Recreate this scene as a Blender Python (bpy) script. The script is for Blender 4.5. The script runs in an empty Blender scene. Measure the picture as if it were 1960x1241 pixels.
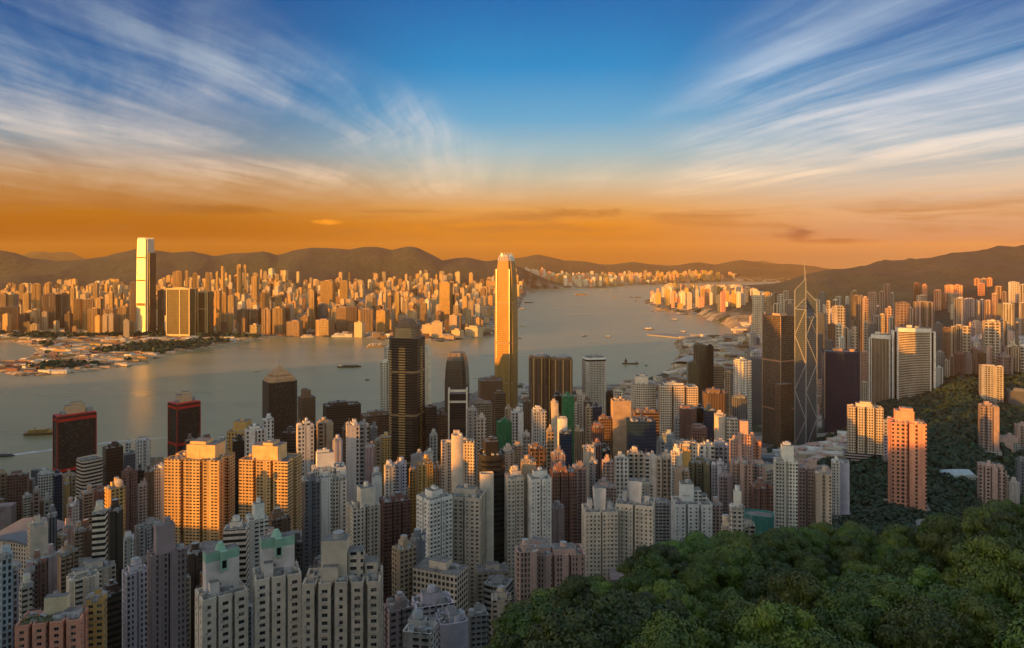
import bpy, bmesh, math, random
import numpy as np
from mathutils import Vector, Matrix
R = math.radians
random.seed(7); rng = np.random.default_rng(7)
SC = bpy.context.scene
COL = SC.collection
# ------------------------------------------------------------------ camera
F, HZ, CX, H = 1410.0, 490.0, 980.0, 392.0       # focal length (px of a 1960 px wide frame), horizon row, centre column, eye height (m)
cam_d = bpy.data.cameras.new("camera"); cam = bpy.data.objects.new("camera", cam_d); COL.objects.link(cam)
cam.location = (0, 0, H); cam.rotation_euler = (R(90), 0, 0)
cam_d.sensor_width = 36.0; cam_d.lens = 36.0 * F / 1960.0; cam_d.shift_y = -(620.5 - HZ) / 1960.0
cam_d.clip_start = 1.0; cam_d.clip_end = 90000.0
SC.camera = cam
SC.view_settings.view_transform = 'Standard'; SC.view_settings.look = 'None'
SC.view_settings.exposure = 1.2; SC.view_settings.gamma = 1.0
SC.cycles.max_bounces = 5; SC.cycles.diffuse_bounces = 3; SC.cycles.glossy_bounces = 3; SC.cycles.volume_bounces = 0
SC.cycles.use_adaptive_sampling = True; SC.cycles.adaptive_threshold = 0.02
SC.cycles.use_denoising = True
# ------------------------------------------------------------------ sun
SUN_EL = 6.5
SD = (0.84, 0.5426)                              # horizontal direction the light travels
sun_d = bpy.data.lights.new("sun", 'SUN'); sun = bpy.data.objects.new("sun", sun_d); COL.objects.link(sun)
sun_d.energy = 3.4; sun_d.angle = R(0.5); sun_d.color = (1.0, 0.35, 0.02)
te = math.tan(R(SUN_EL))
sun.rotation_euler = Vector((SD[0], SD[1], -te)).to_track_quat('-Z', 'Y').to_euler()
sun.location = (-3000, -2000, 1500)
# ------------------------------------------------------------------ node helper
class NT:
    def __init__(s, tree): s.t = tree; s.n = tree.nodes; s.l = tree.links
    def new(s, typ, **kw):
        n = s.n.new(typ)
        for k, v in kw.items(): setattr(n, k, v)
        return n
    def put(s, sock, v):
        if v is None: return
        if isinstance(v, bpy.types.NodeSocket): s.l.new(v, sock)
        else:
            try: sock.default_value = v
            except Exception: sock.default_value = (v[0], v[1], v[2], 1.0) if len(v) == 3 else v
    def m(s, op, a, b=None, c=None, clamp=False):
        n = s.new('ShaderNodeMath', operation=op); n.use_clamp = clamp
        s.put(n.inputs[0], a)
        if b is not None: s.put(n.inputs[1], b)
        if c is not None: s.put(n.inputs[2], c)
        return n.outputs[0]
    def mix(s, f, a, b, blend='MIX'):
        n = s.new('ShaderNodeMix', data_type='RGBA', blend_type=blend)
        s.put(n.inputs[0], f); s.put(n.inputs[6], a if isinstance(a, bpy.types.NodeSocket) else (*a, 1.0)[:4]); s.put(n.inputs[7], b if isinstance(b, bpy.types.NodeSocket) else (*b, 1.0)[:4])
        return n.outputs[2]
    def ramp(s, fac, stops, interp='LINEAR'):
        n = s.new('ShaderNodeValToRGB'); s.put(n.inputs[0], fac); cr = n.color_ramp; cr.interpolation = interp
        while len(cr.elements) > len(stops): cr.elements.remove(cr.elements[-1])
        while len(cr.elements) < len(stops): cr.elements.new(1.0)
        for e, (p, c) in zip(cr.elements, stops):
            e.position = p; e.color = (*c, 1.0) if len(c) == 3 else c
        return n.outputs[0]
    def rng(s, v, a, b, c=0.0, d=1.0, smooth=False):
        n = s.new('ShaderNodeMapRange'); n.interpolation_type = 'SMOOTHSTEP' if smooth else 'LINEAR'; n.clamp = True
        s.put(n.inputs[0], v); s.put(n.inputs[1], a); s.put(n.inputs[2], b); s.put(n.inputs[3], c); s.put(n.inputs[4], d)
        return n.outputs[0]
    def noise(s, vec, scale, detail=3.0, rough=0.55, dist=0.0, dims='3D'):
        n = s.new('ShaderNodeTexNoise', noise_dimensions=dims)
        if vec is not None: s.put(n.inputs['Vector'], vec)
        s.put(n.inputs['Scale'], scale); s.put(n.inputs['Detail'], detail); s.put(n.inputs['Roughness'], rough); s.put(n.inputs['Distortion'], dist)
        return n.outputs['Fac']
    def comb(s, x, y, z):
        n = s.new('ShaderNodeCombineXYZ'); s.put(n.inputs[0], x); s.put(n.inputs[1], y); s.put(n.inputs[2], z); return n.outputs[0]
    def sep(s, v):
        n = s.new('ShaderNodeSeparateXYZ'); s.put(n.inputs[0], v); return n.outputs
# ------------------------------------------------------------------ world: dusk sky with thin cirrus
world = bpy.data.worlds.new("World"); SC.world = world; world.use_nodes = True
w = NT(world.node_tree); w.n.clear()
tc = w.new('ShaderNodeTexCoord').outputs['Generated']
sx, sy, sz = w.sep(tc)
hor = w.m('SQRT', w.m('ADD', w.m('MULTIPLY', sx, sx), w.m('MULTIPLY', sy, sy)))
hor = w.m('MAXIMUM', hor, 0.02)
elev = w.m('DIVIDE', sz, hor)
az = w.m('DIVIDE', sx, hor)
E = lambda y, k=1.0: max(0.0, (490 - y) / 1410.0 / k) / 0.5
ef = w.m('DIVIDE', elev, 0.5, clamp=True)
left = w.ramp(ef, [(0, (.19, .046, .0004)), (E(445, 1.2), (.28, .072, .0005)), (E(400, 1.2), (.38, .125, .006)), (E(330, 1.2), (.40, .215, .095)), (E(260, 1.2), (.16, .23, .29)), (E(150, 1.2), (.018, .135, .32)), (E(0, 1.2), (.001, .075, .25)), (1, (.02, .09, .25))])
cent = w.ramp(ef, [(0, (.25, .080, .022)), (E(455), (.44, .145, .016)), (E(430), (.58, .20, .018)), (E(400), (.60, .29, .085)), (E(340), (.42, .41, .33)), (E(290), (.27, .41, .47)), (E(230), (.10, .33, .53)), (E(130), (.004, .22, .50)), (E(0), (.000, .125, .38)), (1, (.02, .11, .30))])
right = w.ramp(ef, [(0, (.17, .115, .125)), (E(455, 1.2), (.34, .185, .150)), (E(400, 1.2), (.58, .34, .20)), (E(335, 1.2), (.50, .44, .38)), (E(270, 1.2), (.22, .36, .45)), (E(150, 1.2), (.030, .20, .41)), (E(0, 1.2), (.001, .10, .31)), (1, (.02, .10, .27))])
base = w.mix(w.rng(az, -0.42, -0.03, smooth=True), left, cent)
base = w.mix(w.rng(az, 0.10, 0.5, smooth=True), base, right)
# cirrus lies on a flat layer overhead: streaks run away towards the horizon
zz = w.m('ADD', w.m('MAXIMUM', sz, 0.0), 0.03)
cxp = w.m('DIVIDE', sx, zz); cyp = w.m('DIVIDE', sy, zz)
warp = w.noise(w.comb(cxp, cyp, 0.0), 0.22, 3.0, 0.5)
u1 = w.m('ADD', cxp, w.m('MULTIPLY', w.m('SUBTRACT', warp, 0.5), 1.5))
sh = w.rng(az, -0.25, 0.2, -0.20, 0.30, smooth=True)
st1 = w.noise(w.comb(w.m('MULTIPLY', w.m('ADD', u1, w.m('MULTIPLY', cyp, sh)), 0.95), w.m('MULTIPLY', cyp, 0.10), 3.1), 1.0, 8.0, 0.64, 0.35)
st2 = w.noise(w.comb(w.m('MULTIPLY', w.m('ADD', u1, w.m('MULTIPLY', cyp, 0.45)), 1.6), w.m('MULTIPLY', w.m('SUBTRACT', cyp, w.m('MULTIPLY', cxp, 0.5)), 0.16), 9.4), 1.0, 8.0, 0.62, 0.25)
st3 = w.noise(w.comb(w.m('MULTIPLY', cxp, .45), w.m('MULTIPLY', cyp, .45), 5.0), 1.0, 5.0, .55, .4)
st4 = w.noise(w.comb(w.m('MULTIPLY', w.m('ADD', u1, w.m('MULTIPLY', cyp, sh)), 3.0), w.m('MULTIPLY', cyp, 0.22), 21.0), 1.0, 6.0, 0.62, 0.2)
streak = w.m('ADD', w.m('ADD', w.m('MULTIPLY', st1, 0.36), w.m('MULTIPLY', st2, 0.28)), w.m('ADD', w.m('MULTIPLY', st4, .20), w.m('MULTIPLY', w.noise(w.comb(u1, w.m('MULTIPLY', cyp, .55), 2.2), 1.1, 9.0, .66, .6), .16)))
dens = w.rng(streak, 0.40, 0.62, smooth=True)
dens = w.m('MULTIPLY', dens, w.rng(st3, 0.30, 0.62, 0.35, 1.0, smooth=True))
edgeL = w.m('ADD', -0.01, w.m('MULTIPLY', w.m('SUBTRACT', warp, 0.5), 0.35))
edgeL = w.m('SUBTRACT', edgeL, w.m('MULTIPLY', w.m('MAXIMUM', w.m('SUBTRACT', elev, 0.17), 0.0), 1.6))
mL = w.rng(w.m('SUBTRACT', edgeL, az), -0.01, 0.11, smooth=True)
edgeR = w.m('ADD', 0.15, w.m('MULTIPLY', w.m('SUBTRACT', warp, 0.5), 0.35))
edgeR = w.m('ADD', edgeR, w.m('MULTIPLY', w.m('MAXIMUM', w.m('SUBTRACT', elev, 0.17), 0.0), 0.75))
mR = w.rng(w.m('SUBTRACT', az, edgeR), -0.02, 0.14, smooth=True)
veil = w.rng(elev, 0.17, 0.08, 0.0, 0.42, smooth=True)
mask = w.m('MAXIMUM', w.m('MAXIMUM', mL, mR), veil)
fadeH = w.rng(elev, 0.035, 0.11, smooth=True)
dens = w.m('MULTIPLY', w.m('MULTIPLY', dens, mask), fadeH)
ccol = w.ramp(ef, [(0, (.55, .25, .06)), (E(400, 1.1), (.66, .37, .16)), (E(330, 1.1), (.86, .64, .46)), (E(250, 1.1), (.78, .72, .70)), (E(120, 1.1), (.46, .56, .68)), (E(0, 1.1), (.26, .38, .52)), (1, (.20, .27, .40))])
ck = w.rng(az, -0.45, 0.15, .74, 1.0, smooth=True); ccol = w.mix(1.0, ccol, w.comb(ck, ck, ck), 'MULTIPLY')
sky = w.mix(w.m('MULTIPLY', dens, 0.92), base, ccol)
# low broken cloud just above the hills
lowv = w.comb(w.m('MULTIPLY', az, 7.0), w.m('MULTIPLY', elev, 60.0), 1.7)
ln = w.noise(lowv, 1.0, 6.0, 0.6, 0.3)
lown = w.m('MULTIPLY', w.rng(ln, 0.44, 0.70, smooth=True), w.m('MULTIPLY', w.rng(elev, 0.005, 0.03, smooth=True), w.rng(elev, 0.085, 0.05, smooth=True)))
sky = w.mix(w.m('MULTIPLY', lown, 0.6), sky, (.30, .12, .04))
def puff(a0, e0, wa, we, strength, col, sky):
    da = w.m('DIVIDE', w.m('SUBTRACT', az, a0), wa); de = w.m('DIVIDE', w.m('SUBTRACT', elev, e0), we)
    d2 = w.m('ADD', w.m('MULTIPLY', da, da), w.m('MULTIPLY', de, de))
    pn = w.noise(w.comb(w.m('MULTIPLY', az, 40.0), w.m('MULTIPLY', elev, 110.0), a0), 1.0, 5.0, 0.6)
    g = w.m('SUBTRACT', w.m('MULTIPLY', pn, 1.9), d2)
    return w.mix(w.m('MULTIPLY', w.rng(g, 0.25, 1.1, smooth=True), strength), sky, col)
A = lambda px: ((px - 980) / 1410.0) / math.hypot(1, (px - 980) / 1410.0)
EE = lambda px, y: (490 - y) / 1410.0 / math.hypot(1, (px - 980) / 1410.0)
sky = puff(A(628), EE(628, 426), 0.026, 0.006, 0.9, (.90, .30, .02), sky)
sky = puff(A(1525), EE(1525, 449), 0.034, 0.013, 0.95, (.17, .07, .06), sky)
sky = puff(A(1590), EE(1590, 462), 0.075, 0.0055, 0.95, (.17, .075, .07), sky)
sky = puff(A(1110), EE(1110, 408), 0.105, 0.009, 0.7, (.36, .14, .035), sky)
sky = puff(A(1940), EE(1940, 463), 0.030, 0.003, 0.7, (.17, .115, .13), sky)
sky = puff(A(430), EE(430, 402), 0.090, 0.009, 0.6, (.27, .09, .012), sky)
bg1 = w.new('ShaderNodeBackground'); w.put(bg1.inputs[0], sky); bg1.inputs[1].default_value = 0.53
nish = w.new('ShaderNodeTexSky', sky_type='NISHITA'); nish.sun_disc = False
nish.sun_elevation = R(SUN_EL); nish.sun_rotation = math.atan2(-SD[0], -SD[1]); nish.altitude = 390; nish.air_density = 1.2; nish.dust_density = 1.0; nish.ozone_density = 1.0
bg2 = w.new('ShaderNodeBackground'); w.put(bg2.inputs[0], w.mix(1.0, nish.outputs[0], (1.10, .97, .93), 'MULTIPLY')); bg2.inputs[1].default_value = 0.15
fmix = w.m('MULTIPLY', w.rng(sy, -0.15, 0.35, smooth=True), w.rng(elev, 0.62, 0.37, smooth=True))
mixs = w.new('ShaderNodeMixShader'); w.l.new(fmix, mixs.inputs[0]); w.l.new(bg2.outputs[0], mixs.inputs[1]); w.l.new(bg1.outputs[0], mixs.inputs[2])
wo = w.new('ShaderNodeOutputWorld'); w.l.new(mixs.outputs[0], wo.inputs[0])
# ------------------------------------------------------------------ materials
MATS = {}
def mat(name):
    m = bpy.data.materials.new(name); m.use_nodes = True; t = NT(m.node_tree); t.n.clear()
    o = t.new('ShaderNodeOutputMaterial'); p = t.new('ShaderNodeBsdfPrincipled'); t.l.new(p.outputs[0], o.inputs[0])
    MATS[name] = m; return m, t, p
def facade(name, wu, wv, fw, fh, blank=0.0, vary=0.5, glass=(.02, .025, .03), rough=0.2, wallrough=0.75, mull=0.0, tint=0.0, metal=0.0, line=0.12, curtain=0.25):
    """wall colour from the object; window grid laid out in metres on the UVs"""
    m, t, p = mat(name)
    uv = t.sep(t.new('ShaderNodeUVMap').outputs[0])
    oi = t.new('ShaderNodeObjectInfo')
    u = t.m('DIVIDE', uv[0], t.m('MULTIPLY', wu, t.m('ADD', .82, t.m('MULTIPLY', t.m('FRACT', t.m('MULTIPLY', oi.outputs['Random'], 17.3)), .45)))) if vary > 0 else t.m('DIVIDE', uv[0], wu); v = t.m('DIVIDE', uv[1], wv)
    cu = t.m('FLOOR', u); cv = t.m('FLOOR', v); fu = t.m('FRACT', u); fv = t.m('FRACT', v)
    wn = t.new('ShaderNodeTexWhiteNoise', noise_dimensions='2D'); t.put(wn.inputs['Vector'], t.comb(cu, t.m('MULTIPLY', oi.outputs['Random'], 57.0), 0))
    wc = t.new('ShaderNodeTexWhiteNoise', noise_dimensions='3D'); t.put(wc.inputs['Vector'], t.comb(cu, cv, t.m('MULTIPLY', oi.outputs['Random'], 91.0)))
    hw = t.m('MULTIPLY', 0.5 * fw, t.m('ADD', 1.0 - vary * 0.5, t.m('MULTIPLY', wn.outputs['Value'], vary)))
    mk = t.m('MULTIPLY', t.m('LESS_THAN', t.m('ABSOLUTE', t.m('SUBTRACT', fu, 0.5)), hw), t.m('LESS_THAN', t.m('ABSOLUTE', t.m('SUBTRACT', fv, 0.52)), 0.5 * fh))
    if blank > 0: mk = t.m('MULTIPLY', mk, t.m('GREATER_THAN', wn.outputs['Value'], blank))
    if mull > 0: mk = t.m('MULTIPLY', mk, t.m('GREATER_THAN', t.m('FRACT', t.m('MULTIPLY', u, 3.0)), mull))
    gl = t.m('POWER', wc.outputs['Value'], 5.0)
    gcol = t.mix(t.m('MULTIPLY', gl, curtain), glass, (.42, .36, .28))
    if tint > 0: gcol = t.mix(tint, gcol, oi.outputs['Color'])
    wv3 = t.comb(t.m('MULTIPLY', uv[0], 0.35), t.m('MULTIPLY', uv[1], 0.03), oi.outputs['Random'])
    dirt = t.rng(t.noise(wv3, 1.0, 4.0, 0.65), 0.3, 0.72, 1.06, 0.72)
    dirt2 = t.rng(t.noise(t.comb(t.m('MULTIPLY', uv[0], 0.05), t.m('MULTIPLY', uv[1], 0.02), oi.outputs['Random']), 1.0, 2.0, 0.5), 0.3, 0.7, 1.08, 0.80)
    ln = t.m('SUBTRACT', 1.0, t.m('MULTIPLY', t.m('LESS_THAN', fv, 0.08), line))
    k = t.m('MULTIPLY', t.m('MULTIPLY', dirt, dirt2), ln)
    if vary >= .3:
        wt = t.new('ShaderNodeTexWhiteNoise', noise_dimensions='2D'); t.put(wt.inputs['Vector'], t.comb(t.m('FLOOR', t.m('MULTIPLY', u, .4)), t.m('MULTIPLY', oi.outputs['Random'], 33.0), 0))
        k = t.m('MULTIPLY', k, t.rng(wt.outputs['Value'], 0, 1, .74, 1.10))
        pil = t.m('LESS_THAN', t.m('FRACT', t.m('MULTIPLY', u, .4)), .07); k = t.m('MULTIPLY', k, t.m('SUBTRACT', 1.0, t.m('MULTIPLY', pil, .35)))
        ac = t.m('MULTIPLY', t.m('MULTIPLY', t.m('LESS_THAN', t.m('ABSOLUTE', t.m('SUBTRACT', fu, .42)), .17), t.m('LESS_THAN', t.m('ABSOLUTE', t.m('SUBTRACT', fv, .16)), .07)), t.m('GREATER_THAN', t.m('FRACT', t.m('MULTIPLY', wc.outputs['Value'], 7.7)), .5))
        k = t.m('MULTIPLY', k, t.m('SUBTRACT', 1.0, t.m('MULTIPLY', ac, .45)))
    wall = t.mix(1.0, oi.outputs['Color'], t.comb(k, k, k), 'MULTIPLY')
    t.put(p.inputs['Base Color'], t.mix(mk, wall, gcol))
    t.put(p.inputs['Roughness'], t.m('ADD', wallrough, t.m('MULTIPLY', mk, rough - wallrough)))
    if metal > 0: t.put(p.inputs['Metallic'], metal)
    b = t.new('ShaderNodeBump'); b.inputs['Strength'].default_value = 0.25; b.inputs['Distance'].default_value = 0.25
    t.put(b.inputs['Height'], t.m('SUBTRACT', 1.0, mk)); t.l.new(b.outputs[0], p.inputs['Normal'])
    return m
facade('res', 2.6, 3.0, .52, .50, blank=.18, vary=.7)
facade('res2', 3.3, 2.9, .70, .46, blank=.10, vary=.6, line=.2)
facade('res3', 2.0, 3.0, .46, .62, blank=.30, vary=.5)
facade('band', 60.0, 3.8, 1.1, .50, vary=0.0, glass=(.015, .017, .018), rough=.12, line=.0, curtain=.1)
facade('grid', 2.9, 3.7, .66, .60, vary=0.0, glass=(.02, .02, .022), rough=.15)
facade('fin', 2.4, 60.0, .55, 1.2, vary=0.15, glass=(.03, .03, .032), rough=.25, line=0)
facade('glass', 1.7, 3.9, .90, .80, vary=0.0, glass=(.012, .014, .018), rough=.10, wallrough=.35, tint=.55, line=0, curtain=.06)
facade('silver', 2.4, 5.0, .84, .70, vary=0.0, glass=(.34, .30, .23), rough=.42, wallrough=.5, tint=.15, metal=.45, line=0, curtain=0)
facade('goldglass', 1.8, 4.2, .62, .60, vary=0.0, glass=(.20, .12, .035), rough=.5, wallrough=.6, tint=.1, metal=.1, line=.1, curtain=0)
facade('port', 3.4, 3.7, .62, .58, vary=0.0, glass=(.03, .03, .03), rough=.2)
facade('net', 3.0, 4.0, .86, .84, vary=0, glass=(.004, .07, .03), rough=.9, tint=.55, line=.3, curtain=.4)
facade('resM', 4.4, 4.4, .52, .54, blank=.15, vary=.7)
facade('res3M', 3.6, 4.4, .46, .66, blank=.25, vary=.5)
facade('farA', 8.0, 60.0, .55, 1.2, vary=.6, glass=(.06, .045, .035), rough=.4, line=0, curtain=.4)
facade('farB', 7.5, 8.0, .62, .62, blank=.15, vary=.6, glass=(.05, .04, .035), rough=.4)
facade('frgrid', 6.0, 6.5, .70, .62, vary=0, glass=(.05, .035, .015), rough=.3, curtain=.1)
facade('far', 5.5, 6.0, .55, .55, blank=.25, vary=.6)
def plain(name, col=None, rough=0.8, metal=0.0, nscale=0.15, namp=0.25, spec=None):
    m, t, p = mat(name)
    oi = t.new('ShaderNodeObjectInfo'); tcn = t.new('ShaderNodeTexCoord').outputs['Object']
    n = t.rng(t.noise(tcn, nscale, 5.0, 0.6), 0.3, 0.7, 1.0 + namp * .4, 1.0 - namp)
    c = oi.outputs['Color'] if col is None else (*col, 1)
    t.put(p.inputs['Base Color'], t.mix(1.0, c, t.comb(n, n, n), 'MULTIPLY') if col is None else t.mix(1.0, col, t.comb(n, n, n), 'MULTIPLY'))
    p.inputs['Roughness'].default_value = rough; p.inputs['Metallic'].default_value = metal
    return m
plain('paint'); plain('concrete', (.34, .33, .32), .9, 0, .25, .5); plain('deck', (.22, .21, .20), .9, 0, .2, .6)
plain('plant', (.40, .40, .39), .6, 0, .8, .5); plain('darkglass', (.015, .018, .02), .12, 0, .3, .2)
plain('steel', (.75, .74, .70), .35, .6, .3, .1); plain('red', (.62, .02, .01), .5, 0, .1, .15)
plain('bark', (.05, .035, .025), .9, 0, 1.0, .5); plain('foam', (.75, .75, .72), .7, 0, .04, .5)
plain('hull', None, .5, 0, .1, .2)
def link(o, parent=None, loc=None, rz=None):
    COL.objects.link(o)
    if parent is not None: o.parent = parent
    if loc is not None: o.location = loc
    if rz is not None: o.rotation_euler = (0, 0, rz)
    return o
class MB:
    def __init__(s): s.v = []; s.f = []; s.m = []; s.uv = []; s.mats = []
    def mi(s, name):
        if name not in s.mats: s.mats.append(name)
        return s.mats.index(name)
    def face(s, pts, mname, uvs=None):
        i = len(s.v); s.v += [tuple(p) for p in pts]; s.f.append(tuple(range(i, i + len(pts)))); s.m.append(s.mi(mname))
        s.uv.append(uvs if uvs else [(p[0], p[1]) for p in pts])
    def prism(s, pts, z0, z1, side, top=None, pts2=None, u0=0.0, bottom=False):
        p2 = pts2 or pts; n = len(pts); u = u0
        for i in range(n):
            a, b = pts[i], pts[(i + 1) % n]; c, d = p2[(i + 1) % n], p2[i]
            L = math.hypot(b[0] - a[0], b[1] - a[1])
            sd = side[i] if isinstance(side, (list, tuple)) else side
            s.face([(a[0], a[1], z0), (b[0], b[1], z0), (c[0], c[1], z1), (d[0], d[1], z1)], sd, [(u, z0), (u + L, z0), (u + L, z1), (u, z1)])
            u += L
        if top: s.face([(p[0], p[1], z1) for p in p2], top)
        if bottom: s.face([(p[0], p[1], z0) for p in reversed(pts)], top or 'paint')
    def box(s, x, y, z, sx, sy, sz, side='paint', top=None, rz=0.0):
        c, n = math.cos(rz), math.sin(rz)
        pts = [(x + c * a * sx / 2 - n * b * sy / 2, y + n * a * sx / 2 + c * b * sy / 2) for a, b in ((-1, -1), (1, -1), (1, 1), (-1, 1))]
        s.prism(pts, z, z + sz, side, top or side, bottom=True)
    def cyl(s, x, y, z, r, h, side='paint', top=None, n=12, r2=None):
        r2 = r if r2 is None else r2
        a = [(x + r * math.cos(2 * math.pi * i / n), y + r * math.sin(2 * math.pi * i / n)) for i in range(n)]
        b = [(x + r2 * math.cos(2 * math.pi * i / n), y + r2 * math.sin(2 * math.pi * i / n)) for i in range(n)]
        s.prism(a, z, z + h, side, top or side, b, bottom=True)
    def tube(s, a, b, r, mname, n=5):
        a, b = Vector(a), Vector(b); d = (b - a).normalized(); q = d.to_track_quat('Z', 'Y')
        ring = [q @ Vector((r * math.cos(2 * math.pi * i / n), r * math.sin(2 * math.pi * i / n), 0)) for i in range(n)]
        for i in range(n):
            j = (i + 1) % n
            s.face([a + ring[i], a + ring[j], b + ring[j], b + ring[i]], mname)
    def build(s, name, parent=None, color=None, smooth=False):
        if not s.v: return None
        me = bpy.data.meshes.new(name); me.from_pydata(s.v, [], s.f)
        for mn in s.mats: me.materials.append(MATS[mn])
        me.polygons.foreach_set('material_index', s.m)
        ul = me.uv_layers.new(name='UVMap'); flat = [c for f in s.uv for p in f for c in p]; ul.data.foreach_set('uv', flat)
        if smooth: me.polygons.foreach_set('use_smooth', [True] * len(me.polygons))
        me.update(); o = bpy.data.objects.new(name, me)
        if color is not None: o.color = (*color, 1)
        return link(o, parent)
def tag(o, label, cat, group=None, kind=None):
    if label: o['label'] = label
    if cat: o['category'] = cat
    if group: o['group'] = group
    if kind: o['kind'] = kind
    return o
def empty(name, loc, rz=0.0):
    o = bpy.data.objects.new(name, None); o.empty_display_size = 5; link(o, None, loc, rz); return o
# ------------------------------------------------------------------ geography
def PXY(px, y): D = H * F / (y - HZ); return ((px - CX) / F * D, D)
ISL = [(-1500, 1100), (-600, 980), (0, 940), (80, 925), (185, 905), (320, 880), (500, 850), (620, 822), (700, 800), (850, 768), (940, 742), (1000, 733), (1015, 741), (1100, 744), (1160, 738), (1200, 735), (1260, 718), (1290, 702), (1290, 690), (1302, 676), (1288, 657), (1300, 648), (1330, 641), (1385, 645), (1405, 634), (1385, 620), (1350, 611), (1345, 603), (1300, 598), (1262, 589), (1232, 580), (1236, 575), (1262, 572), (1278, 560), (1300, 550), (1500, 543), (3400, 541), (3400, 3000), (-1500, 3000)]
KOW = [(-1500, 760), (-400, 735), (0, 712), (40, 722), (120, 717), (210, 706), (285, 697), (291, 690), (330, 679), (400, 666), (480, 652), (560, 643), (575, 640), (640, 646), (700, 646), (735, 652), (800, 650), (845, 655), (900, 648), (945, 645), (970, 625), (990, 596), (1000, 575), (1008, 560), (1010, 552), (1050, 553), (1110, 551), (1160, 551), (1200, 546), (1280, 544), (1310, 542), (1400, 539), (3400, 536), (3400, 505), (-1500, 505)]
BAY = [(-600, 655), (20, 655), (62, 664), (74, 674), (46, 688), (10, 692), (-600, 697)]
PIERS = [[(1238, 642), (1262, 640), (1400, 646), (1395, 650), (1330, 651)]]
def poly_xy(P): return np.array([PXY(*p) for p in P])
def sdist(P, X, Y):
    V = poly_xy(P); n = len(V); d = np.full(X.shape, 1e9); ins = np.zeros(X.shape, bool)
    for i in range(n):
        a = V[i]; b = V[(i + 1) % n]; e = b - a; L2 = (e ** 2).sum()
        t = np.clip(((X - a[0]) * e[0] + (Y - a[1]) * e[1]) / L2, 0, 1)
        d = np.minimum(d, np.hypot(X - a[0] - t * e[0], Y - a[1] - t * e[1]))
        c = ((a[1] > Y) != (b[1] > Y))
        with np.errstate(divide='ignore', invalid='ignore'):
            xi = (b[0] - a[0]) * (Y - a[1]) / (b[1] - a[1]) + a[0]
        ins ^= (c & (X < xi))
    return np.where(ins, d, -d)
TD = np.array([0, 60, 120, 160, 200, 235, 270, 310, 360, 430, 560, 700, 850, 1050, 1300, 1600, 2000, 2600, 3200, 4000, 5000, 6500, 9000.])
TP = np.array([-900, 0, 600, 850, 1000, 1150, 1300, 1450, 1600, 1700, 1850, 1960, 2400.])
TZ = np.array([
 [385]*13,
 [300, 300, 300, 325, 338, 340, 340, 340, 340, 340, 342, 346, 350],
 [250, 250, 250, 300, 309, 311, 312, 312, 312, 312, 314, 318, 325],
 [230, 228, 228, 262, 299, 302, 302, 301, 300, 300, 303, 307, 316],
 [215, 212, 212, 232, 284, 290, 290, 287, 286, 286, 290, 294, 306],
 [205, 200, 200, 210, 246, 278, 287, 281, 278, 277, 282, 288, 300],
 [196, 192, 192, 196, 215, 245, 276, 277, 272, 271, 276, 284, 296],
 [185, 180, 180, 184, 195, 215, 240, 262, 268, 267, 272, 280, 292],
 [175, 168, 168, 170, 178, 190, 210, 225, 240, 240, 240, 250, 270],
 [155, 145, 145, 145, 152, 165, 185, 195, 200, 195, 190, 200, 230],
 [130, 115, 112, 112, 118, 130, 150, 160, 160, 155, 150, 160, 190],
 [100, 84, 80, 80, 84, 95, 112, 122, 128, 128, 112, 98, 150],
 [70, 54, 50, 50, 52, 60, 78, 92, 104, 106, 94, 72, 120],
 [40, 26, 24, 24, 26, 30, 42, 58, 92, 108, 90, 64, 110],
 [12, 8, 8, 8, 9, 10, 14, 24, 58, 92, 94, 76, 120],
 [5, 4, 4, 4, 4, 5, 6, 9, 20, 66, 108, 86, 130],
 [4, 4, 4, 4, 4, 4, 4, 5, 8, 18, 60, 72, 130],
 [4, 4, 4, 4, 4, 4, 4, 4, 6, 12, 45, 66, 160],
 [4, 4, 4, 4, 4, 4, 4, 5, 14, 36, 88, 112, 230],
 [4, 4, 4, 4, 4, 4, 5, 24, 90, 150, 215, 250, 340],
 [4, 4, 4, 4, 4, 4, 10, 130, 290, 350, 430, 452, 470],
 [4, 4, 4, 4, 4, 4, 20, 120, 210, 260, 300, 330, 330],
 [4, 4, 4, 4, 4, 4, 5, 40, 60, 90, 100, 100, 100]], float)
RA = [(-900, 475), (-300, 470), (0, 480), (30, 485), (60, 494), (100, 498), (135, 498), (170, 495), (205, 491), (235, 483), (262, 478), (300, 482), (330, 487), (370, 484), (410, 492), (450, 486), (505, 479), (530, 487), (560, 478), (595, 473), (640, 474), (670, 477), (695, 472), (722, 471), (750, 477), (782, 470), (800, 473), (830, 490), (847, 500), (870, 495), (895, 494), (930, 500), (960, 500), (1000, 515), (1050, 540), (1100, 550), (3000, 551)]
RB = [(-900, 545), (800, 540), (850, 505), (930, 501), (960, 497), (1000, 495), (1030, 491), (1060, 498), (1080, 502), (1120, 503), (1160, 510), (1200, 503), (1215, 502), (1240, 506), (1280, 512), (1310, 508), (1340, 505), (1370, 510), (1400, 503), (1420, 499), (1450, 502), (1475, 508), (1500, 508), (1560, 512), (1600, 520), (1640, 512), (1675, 507), (1700, 512), (1800, 515), (3000, 520)]
RC = [(-900, 500), (30, 495), (55, 481), (75, 479), (95, 483), (125, 481), (140, 484), (165, 496), (500, 500), (1380, 508), (1460, 499), (1480, 505), (1600, 516), (1700, 516), (3000, 520)]
NG = {}
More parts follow.
